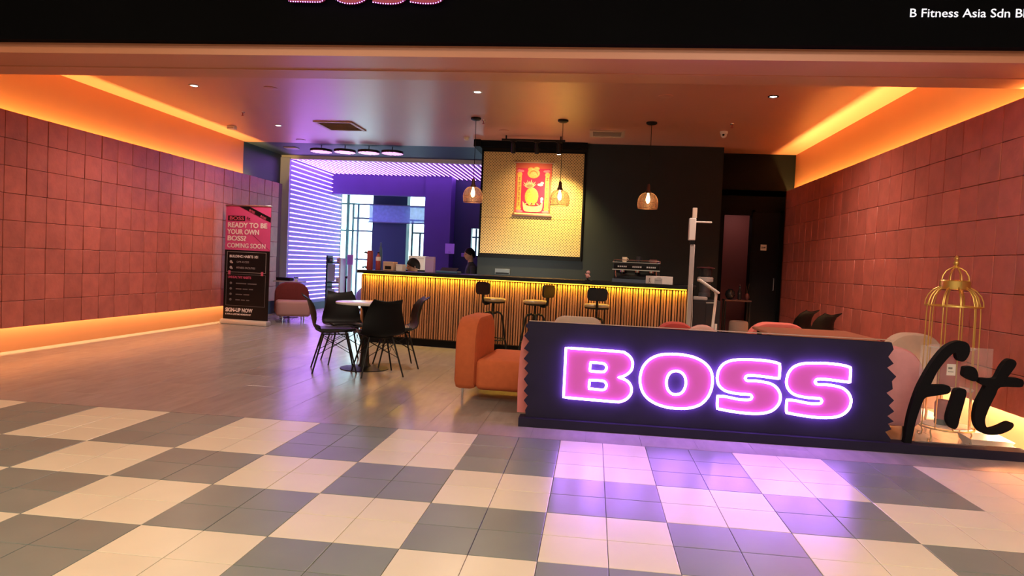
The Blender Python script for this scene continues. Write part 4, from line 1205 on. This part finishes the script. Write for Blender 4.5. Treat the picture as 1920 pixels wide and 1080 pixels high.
for (vs, nm) in (([(-.12, -.10, .004), (.12, -.10, .004), (.12, .10, .004), (-.12, .10, .004)], 'bottom'), ([(-.12, -.10, .004), (.12, -.10, .004), (.15, -.14, .075), (-.15, -.14, .075)], 'flap'), ([(.12, -.10, .004), (.12, .10, .004), (.15, .14, .075), (.15, -.14, .075)], 'flap'), ([(.12, .10, .004), (-.12, .10, .004), (-.15, .14, .075), (.15, .14, .075)], 'flap'), ([(-.12, .10, .004), (-.12, -.10, .004), (-.15, -.14, .075), (-.15, .14, .075)], 'flap')):
    nn = (Vector(vs[1]) - Vector(vs[0])).cross(Vector(vs[2]) - Vector(vs[0])).normalized() * .003
    vv = [Vector(p) for p in vs] + [Vector(p) - nn for p in vs]
    MB().add(vv, [(0, 1, 2, 3), (7, 6, 5, 4), (0, 4, 5, 1), (1, 5, 6, 2), (2, 6, 7, 3), (3, 7, 4, 0)]).build(nm, M_paper, t)

# ------------------------------------------------------------------ roll-up banner
ban = thing('roll_up_banner', 'standing roll-up banner in hot pink over black with white slogans', 'banner', (-5.935, 11.50, 0), math.radians(-6.5))
BW = .435
MB().box(-BW, BW, -.004, .0, .085, 1.285).build('black_panel', M_bannerblack, ban)
MB().box(-BW, BW, -.004, .0, 1.285, 2.045).build('pink_panel', M_bannerpink, ban)
MB().rbox(-BW - .01, BW + .01, -.012, .012, 2.04, 2.062, .005, 1).build('top_bar', M_steel, ban)
MB().rbox(-BW - .02, BW + .02, -.075, .075, 0, .085, .02, 2).build('base_cassette', mat('silver_cassette', (.62, .58, .55), .35, metal=.3), ban)
MB().tube([(0, .02, .08), (0, .02, 2.04)], .008, 8).build('rear_pole', M_steel, ban)
# diagonal ribbon at the top right corner
shape('ribbon', [[(-.18, 2.038), (.02, 2.038), (.434, 1.86), (.434, 1.775)]], .0012, M_bannerblack, ban, (0, -.006, 0))
for body, px, pz in (('BOSS', .06, 1.975), ('BOSS', .28, 1.878)):
    text('ribbon_lettering', body, .052, M_textpink, ban, (px - .05, -.0085, pz - .01), (0, math.radians(23.5), 0), ext=.0008, offset=.001)
MB().box(-.39, -.06, -.0065, -.003, 1.79, 1.875).build('logo_plate', M_bannerblack, ban)
text('logo_lettering', 'BOSS', .085, M_textpink, ban, (-.365, -.008, 1.803), width=.28, ext=.0008, offset=.002)
text('logo_script', 'fit', .09, M_bannerblack, ban, (-.03, -.0065, 1.80), ext=.0008)
shape('crease_line', [[(.10, 1.56), (.43, 1.30), (.43, 1.291), (.09, 1.556)]], .0006, mat('deep_pink_print', (.25, .02, .08), .5), ban, (0, -.0052, 0))
for body, z, wd in (('READY TO BE', 1.675, .76), ('YOUR OWN', 1.560, .62), ('BOSS?', 1.447, .36)):
    text('slogan', body, .118, M_textwhite, ban, (-.395, -.007, z), width=wd, ext=.001, offset=.0035)
text('slogan', 'COMING SOON', .112, M_textwhite, ban, (-.395, -.007, 1.325), width=.74, ext=.001, offset=.0012)


def frame_line(z0, z1, x0, x1, m, nm):
    th = .006
    MB().box(x0, x1, -.0062, -.003, z1 - th, z1).box(x0, x1, -.0062, -.003, z0, z0 + th).box(x0, x0 + th, -.0062, -.003, z0, z1).box(x1 - th, x1, -.0062, -.003, z0, z1).build(nm, m, ban)


frame_line(.90, 1.255, -.39, .37, mat('dim_white_print', (.35, .32, .33), .5), 'upper_frame')
frame_line(.32, .87, -.39, .37, M_textgrey, 'lower_frame')
text('list_heading', 'BUILDING HABITS 101', .062, M_textwhite, ban, (-.34, -.007, 1.155), width=.55, ext=.0008, offset=.001)
text('list_line', 'GYM ACCESS', .045, mat('dim_white_print', (.35, .32, .33)), ban, (-.20, -.007, 1.065), width=.24, ext=.0006)
text('list_line', 'FITNESS FACILITIES', .045, MATS['dim_white_print'], ban, (-.20, -.007, .965), width=.36, ext=.0006)
text('list_heading', 'UNHEALTHY HABITS', .058, M_textpink, ban, (-.36, -.007, .795), width=.45, ext=.0008, offset=.001)
for q, wd in enumerate((.44, .34, .28, .26)):
    ln = MB(); xx = -.20
    for nw in range(2 + q % 2):
        ww = wd / (2.4 + q % 2) * (1.1 - .15 * nw)
        ln.box(xx, xx + ww, -.0062, -.004, .70 - .095 * q, .718 - .095 * q); xx += ww + .025
    ln.build('list_line', M_textgrey, ban)
    MB().ell((-.30, -.0045, .71 - .095 * q), (.025, .002, .022), 10, 6).build('list_icon', M_textgrey, ban)
for q in range(2):
    MB().ell((-.31, -.0045, 1.08 - .1 * q), (.026, .002, .026), 10, 6).ell((-.29, -.0045, 1.065 - .1 * q), (.022, .002, .014), 8, 5).build('list_icon', MATS['dim_white_print'], ban)
for sx in (-.335, .30):
    MB().rbox(sx - .022, sx + .022, -.0075, -.003, .855, .925, .002, 1).build('padlock_icon', M_textpink, ban)
text('slogan', 'SIGN-UP NOW', .092, M_textwhite, ban, (-.39, -.007, .215), width=.53, ext=.001, offset=.003)
text('fine_print', '& WIN A LIFETIME MEMBERSHIP', .038, M_textwhite, ban, (-.39, -.007, .160), width=.50, ext=.0006, offset=.0006)

# small table behind the banner chair
t = thing('corner_table', 'small pale table in the corner behind the burgundy chair', 'table', (-5.98, 13.35, 0))
MB().rbox(-.26, .26, -.2, .2, .70, .725, .006, 1).build('table_top', M_greypl, t)
MB().tube([(0, 0, .02), (0, 0, .70)], .025, 10).lathe([(.18, 0), (.18, .012), (.03, .03)], 20).build('pedestal', M_metal, t)
t = thing('storage_box', 'flat black box on the small corner table', 'box', (-6.06, 13.32, .725))
MB().rbox(-.15, .13, -.1, .1, 0, .05, .006, 1).build('body', M_plastic, t)
MB().rbox(-.155, .135, -.105, .105, .05, .065, .004, 1).build('lid', M_metal, t)
t = thing('potted_plant', 'tiny green plant in a white pot on the small corner table', 'plant', (-5.83, 13.3, .725))
MB().lathe([(.03, 0), (.038, .04), (.034, .045)], 14).build('pot', M_whitepl, t)
for q in range(8):
    a = 2 * PI * q / 8
    MB().ell((.03 * math.cos(a), .03 * math.sin(a), .062 + .01 * (q % 2)), (.02, .02, .012), 8, 5).build('leaf', M_plant, t)

# merchandise rack and price post in the rear corridor
rk = thing('display_rack', 'dark display rack with pale blue panels before the LED striped wall', 'rack', (-5.55, 14.5, 0))
MB().box(-.09, -.055, -.15, .15, 0, 1.26).build('side_post', M_navy, rk)
MB().box(.20, .23, -.15, .15, 0, 1.22).build('side_post', M_whitepl, rk)
for z in (.14, .58, .68, 1.10):
    MB().box(-.06, .21, -.14, .14, z, z + .02).build('shelf', M_navy, rk)
for z0, z1 in ((.20, .56), (.72, 1.08)):
    MB().box(-.04, .11, -.155, -.14, z0, z1).build('panel', mat('pale_blue_board', (.35, .48, .72), .5), rk)
for i_, (x, z) in enumerate(((.15, .16), (.15, .70), (.16, 1.12), (.0, 1.12))):
    t = thing('box', ['small white box on the lowest rack shelf', 'small white box on the middle rack shelf', 'small white box on the right of the rack top shelf', 'blue box on the left of the rack top shelf'][i_], 'box', (-5.55 + x, 14.45, z), group='packages on the display rack')
    MB().rbox(-.035, .035, -.05, .05, 0, .10, .004, 1).build('body', M_whitepl if i_ < 3 else M_blue, t)
    MB().box(-.025, .025, -.052, -.049, .03, .07).build('label', M_lilac, t)
ps = thing('sign_post', 'white post carrying a violet sign plate beside the display rack', 'sign', (-5.27, 14.8, 0))
MB().rbox(-.05, .03, -.02, .02, .02, 1.10, .008, 1).build('post', M_whitepl, ps)
MB().rbox(-.06, .07, -.03, -.015, 1.08, 1.30, .004, 1).build('plate', mat('violet_card', (.50, .26, .72), .5), ps)
MB().lathe([(.12, 0), (.12, .02), (.02, .025)], 18).build('base', M_whitepl, ps)

# gym machines seen small in the rear corridor
gm = thing('exercise_bike', 'dark exercise bike standing by the bright rear window', 'exercise machine', (-5.55, 16.0, 0), math.radians(20))
MB().box(-.4, .4, -.03, .03, 0, .05).box(-.42, -.38, -.22, .22, 0, .06).box(.38, .42, -.22, .22, 0, .06).build('base', M_metal, gm)
MB().tube([(-.2, 0, .05), (-.25, 0, .75)], .025, 8).tube([(.25, 0, .05), (.3, 0, .95), (.2, 0, 1.05)], .025, 8).build('frame', M_plastic, gm)
MB().rbox(-.36, -.12, -.09, .09, .74, .80, .02, 2).build('saddle', M_pad, gm)
MB().tube([(.15, -.2, 1.02), (.25, 0, 1.05), (.15, .2, 1.02)], .016, 8).build('handlebar', M_metal, gm)
MB().lathe([(.22, -.03), (.24, -.015), (.24, .015), (.22, .03)], 24).xf(Matrix.Translation((.25, 0, .32)) @ Matrix.Rotation(PI / 2, 4, 'X')).build('flywheel', mat('steel_flywheel', (.3, .35, .38), .3, metal=.5), gm)

# two lilac notices on the pillar wall
for lab, x0, x1, z0, z1 in (('upper left lilac notice on the dark rear wall', -3.52, -3.30, 1.43, 1.67), ('smaller lilac notice to the right on the dark rear wall', -3.24, -3.12, 1.38, 1.47)):
    small('notice', lab, 'notice', [('sheet', MB().box(-(x1 - x0) / 2, (x1 - x0) / 2, -.006, 0, 0, z1 - z0), M_lilac), ('lines', MB().box(-.03, .03, -.008, -.005, .03, .035).box(-.03, .02, -.008, -.005, .05, .055), M_textgrey)], ((x0 + x1) / 2, 16.98 if x0 > -3.42 else 16.385, z0), 'lilac notices on the rear wall')


# ------------------------------------------------------------------ people
def skin_body(name, joints, edges, m, parent, sub=2):
    me = bpy.data.meshes.new(name)
    me.from_pydata([j[0] for j in joints], edges, [])
    o = link(name, me, parent)
    md = o.modifiers.new('skin', 'SKIN')
    md.use_smooth_shade = True
    for v, j in zip(me.skin_vertices[0].data, joints):
        r = j[1]
        v.radius = (r, r) if not isinstance(r, tuple) else r
    me.skin_vertices[0].data[0].use_root = True
    sb = o.modifiers.new('sub', 'SUBSURF'); sb.levels = sub; sb.render_levels = sub
    me.materials.append(m)
    return o


def head_mesh(parent, c, yaw, pitch, m_skin):
    """face towards local -x before yaw"""
    bm = bmesh.new()
    bmesh.ops.create_uvsphere(bm, u_segments=28, v_segments=20, radius=1.0)
    for v in bm.verts:
        x, y, z = v.co
        f = max(0, -x)
        X, Y, Z = x * .098, y * .075, z * .118
        if z < -.1:
            X += -.012 * f * (-z); Y *= 1 - .28 * (-z - .1)
            if x > 0:
                X *= 1 - .45 * (-z)
        # nose
        d = math.exp(-((y / .16) ** 2) - ((z + .08) / .20) ** 2) * f
        X -= .024 * d
        d2 = math.exp(-((y / .35) ** 2) - ((z + .52) / .10) ** 2) * f     # lips
        X -= .007 * d2
        d3 = math.exp(-((y / .3) ** 2) - ((z + .80) / .14) ** 2) * f      # chin
        X -= .010 * d3
        for sy in (-1, 1):
            e = math.exp(-(((y - sy * .38) / .17) ** 2) - ((z - .08) / .12) ** 2) * f
            X += .012 * e
        v.co = (X, Y, Z)
    M = Matrix.Translation(c) @ Matrix.Rotation(yaw, 4, 'Z') @ Matrix.Rotation(pitch, 4, 'Y')
    bm.transform(M)
    me = bpy.data.meshes.new('head'); bm.to_mesh(me); bm.free()
    me.polygons.foreach_set('use_smooth', [True] * len(me.polygons))
    me.materials.append(m_skin)
    h = link('head', me, parent)
    # hair cap
    hb = MB(); nu, nv = 28, 14
    verts = []; faces = []
    for j in range(nv + 1):
        for k_ in range(nu):
            a = 2 * PI * k_ / nu
            front = max(0, -math.cos(a))
            lim = 1.05 + .75 * (1 - front) ** .6 + .45 * max(0, math.cos(a))
            th = lim * j / nv
            verts.append((.108 * math.sin(th) * math.cos(a) + .006, .086 * math.sin(th) * math.sin(a), .128 * math.cos(th) + .004))
    for j in range(nv):
        for k_ in range(nu):
            faces.append((j * nu + k_, (j + 1) * nu + k_, (j + 1) * nu + (k_ + 1) % nu, j * nu + (k_ + 1) % nu))
    hb.add(verts, faces, True).xf(M).build('hair', M_hair, h)
    for sy in (-1, 1):
        MB().ell((.012, sy * .076, -.008), (.018, .010, .030), 10, 8).xf(M).build('ear', m_skin, h)
        MB().ell((-.083, sy * .031, .010), (.010, .013, .007), 10, 6).xf(M).build('eye', M_screen, h)
    return h


def fingers(mb, wrist, fwd, side, up):
    wrist = Vector(wrist); f = Vector(fwd).normalized(); s = Vector(side).normalized(); u = Vector(up).normalized()
    mb.tube([wrist - f * .02, wrist + f * .03, wrist + f * .085], [.026, .036, .034], 10)
    for q, L in enumerate((.065, .075, .07, .055)):
        b = wrist + f * .08 + s * (.027 - .018 * q)
        mb.tube([b - f * .02, b + f * L * .45, b + f * L * .8 - u * .012, b + f * L - u * .03], [.009, .0085, .008, .006], 8)
    b = wrist + f * .03 + s * .03
    mb.tube([b - s * .01, b + s * .022 + f * .025, b + s * .024 + f * .055 - u * .01], [.011, .010, .007], 8)


def person(label, loc, rz, seat, yaw, pitch):
    t = thing('person', label, 'person', loc, rz)
    # local: facing -x.  seat = height of the hip joint
    h = seat
    sit = seat < .7
    J = [((0, 0, h), (.13, .15)), ((.01, 0, h + .16), (.115, .14)), ((.0, 0, h + .34), (.12, .165)), ((-.02, 0, h + .45), (.08, .10)), ((-.035, 0, h + .52), .052), ((-.045, 0, h + .58), .05)]
    E = [(0, 1), (1, 2), (2, 3), (3, 4), (4, 5)]

    def add(p, r, to):
        J.append((p, r)); E.append((to, len(J) - 1)); return len(J) - 1
    for sy in (-1, 1):
        a = add((-.01, sy * .185, h + .40), .058, 3)
        b = add((-.05, sy * .235, h + .14), .045, a)
        c = add((-.26, sy * .17, h + .12), .034, b)
        if sit:
            d = add((-.08, sy * .10, h - .01), .085, 0)
            k_ = add((-.44, sy * .12, h + .0), .06, d)
            e = add((-.44, sy * .12, .09), .042, k_)
            add((-.56, sy * .12, .04), .038, e)
        else:
            d = add((0, sy * .10, h - .08), .088, 0)
            k_ = add((-.02, sy * .10, h * .52), .06, d)
            e = add((.0, sy * .10, .09), .042, k_)
            add((-.14, sy * .10, .04), .038, e)
    skin_body('body', J, E, M_cloth, t)
    hands = MB()
    for sy in (-1, 1):
        fingers(hands, (-.265, sy * .168, h + .12), (-1, -sy * .2, -.05), (0, -sy, 0), (0, 0, 1))
    hands.build('hands', M_skin, t)
    MB().tube([(-.03, 0, h + .47), (-.045, 0, h + .60)], [.055, .05], 12).build('neck', M_skin, t)
    head_mesh(t, (-.065, 0, h + .675), yaw, pitch, M_skin)
    return t


# seated behind the counter, looking down to the left
t = thing('low_stool', 'low black stool under the person behind the counter', 'stool', (-2.78, 11.0, 0))
MB().lathe([(.17, .37), (.18, .385), (.18, .415), (.165, .43), (.002, .43)], 24).build('seat', M_pad, t)
for q in range(4):
    a = PI / 4 + q * PI / 2
    MB().tube([(.10 * math.cos(a), .10 * math.sin(a), .38), (.17 * math.cos(a), .17 * math.sin(a), 0)], .012, 8).build('leg', M_metal, t)
person('seated person with short black hair looking down behind the counter', (-2.80, 10.98, 0), math.radians(10), .475, math.radians(12), math.radians(-14))
person('dark-clothed standing person half hidden behind the edge of the dark wall', (-2.26, 13.0, 0), math.radians(20), .72, math.radians(10), math.radians(-8))
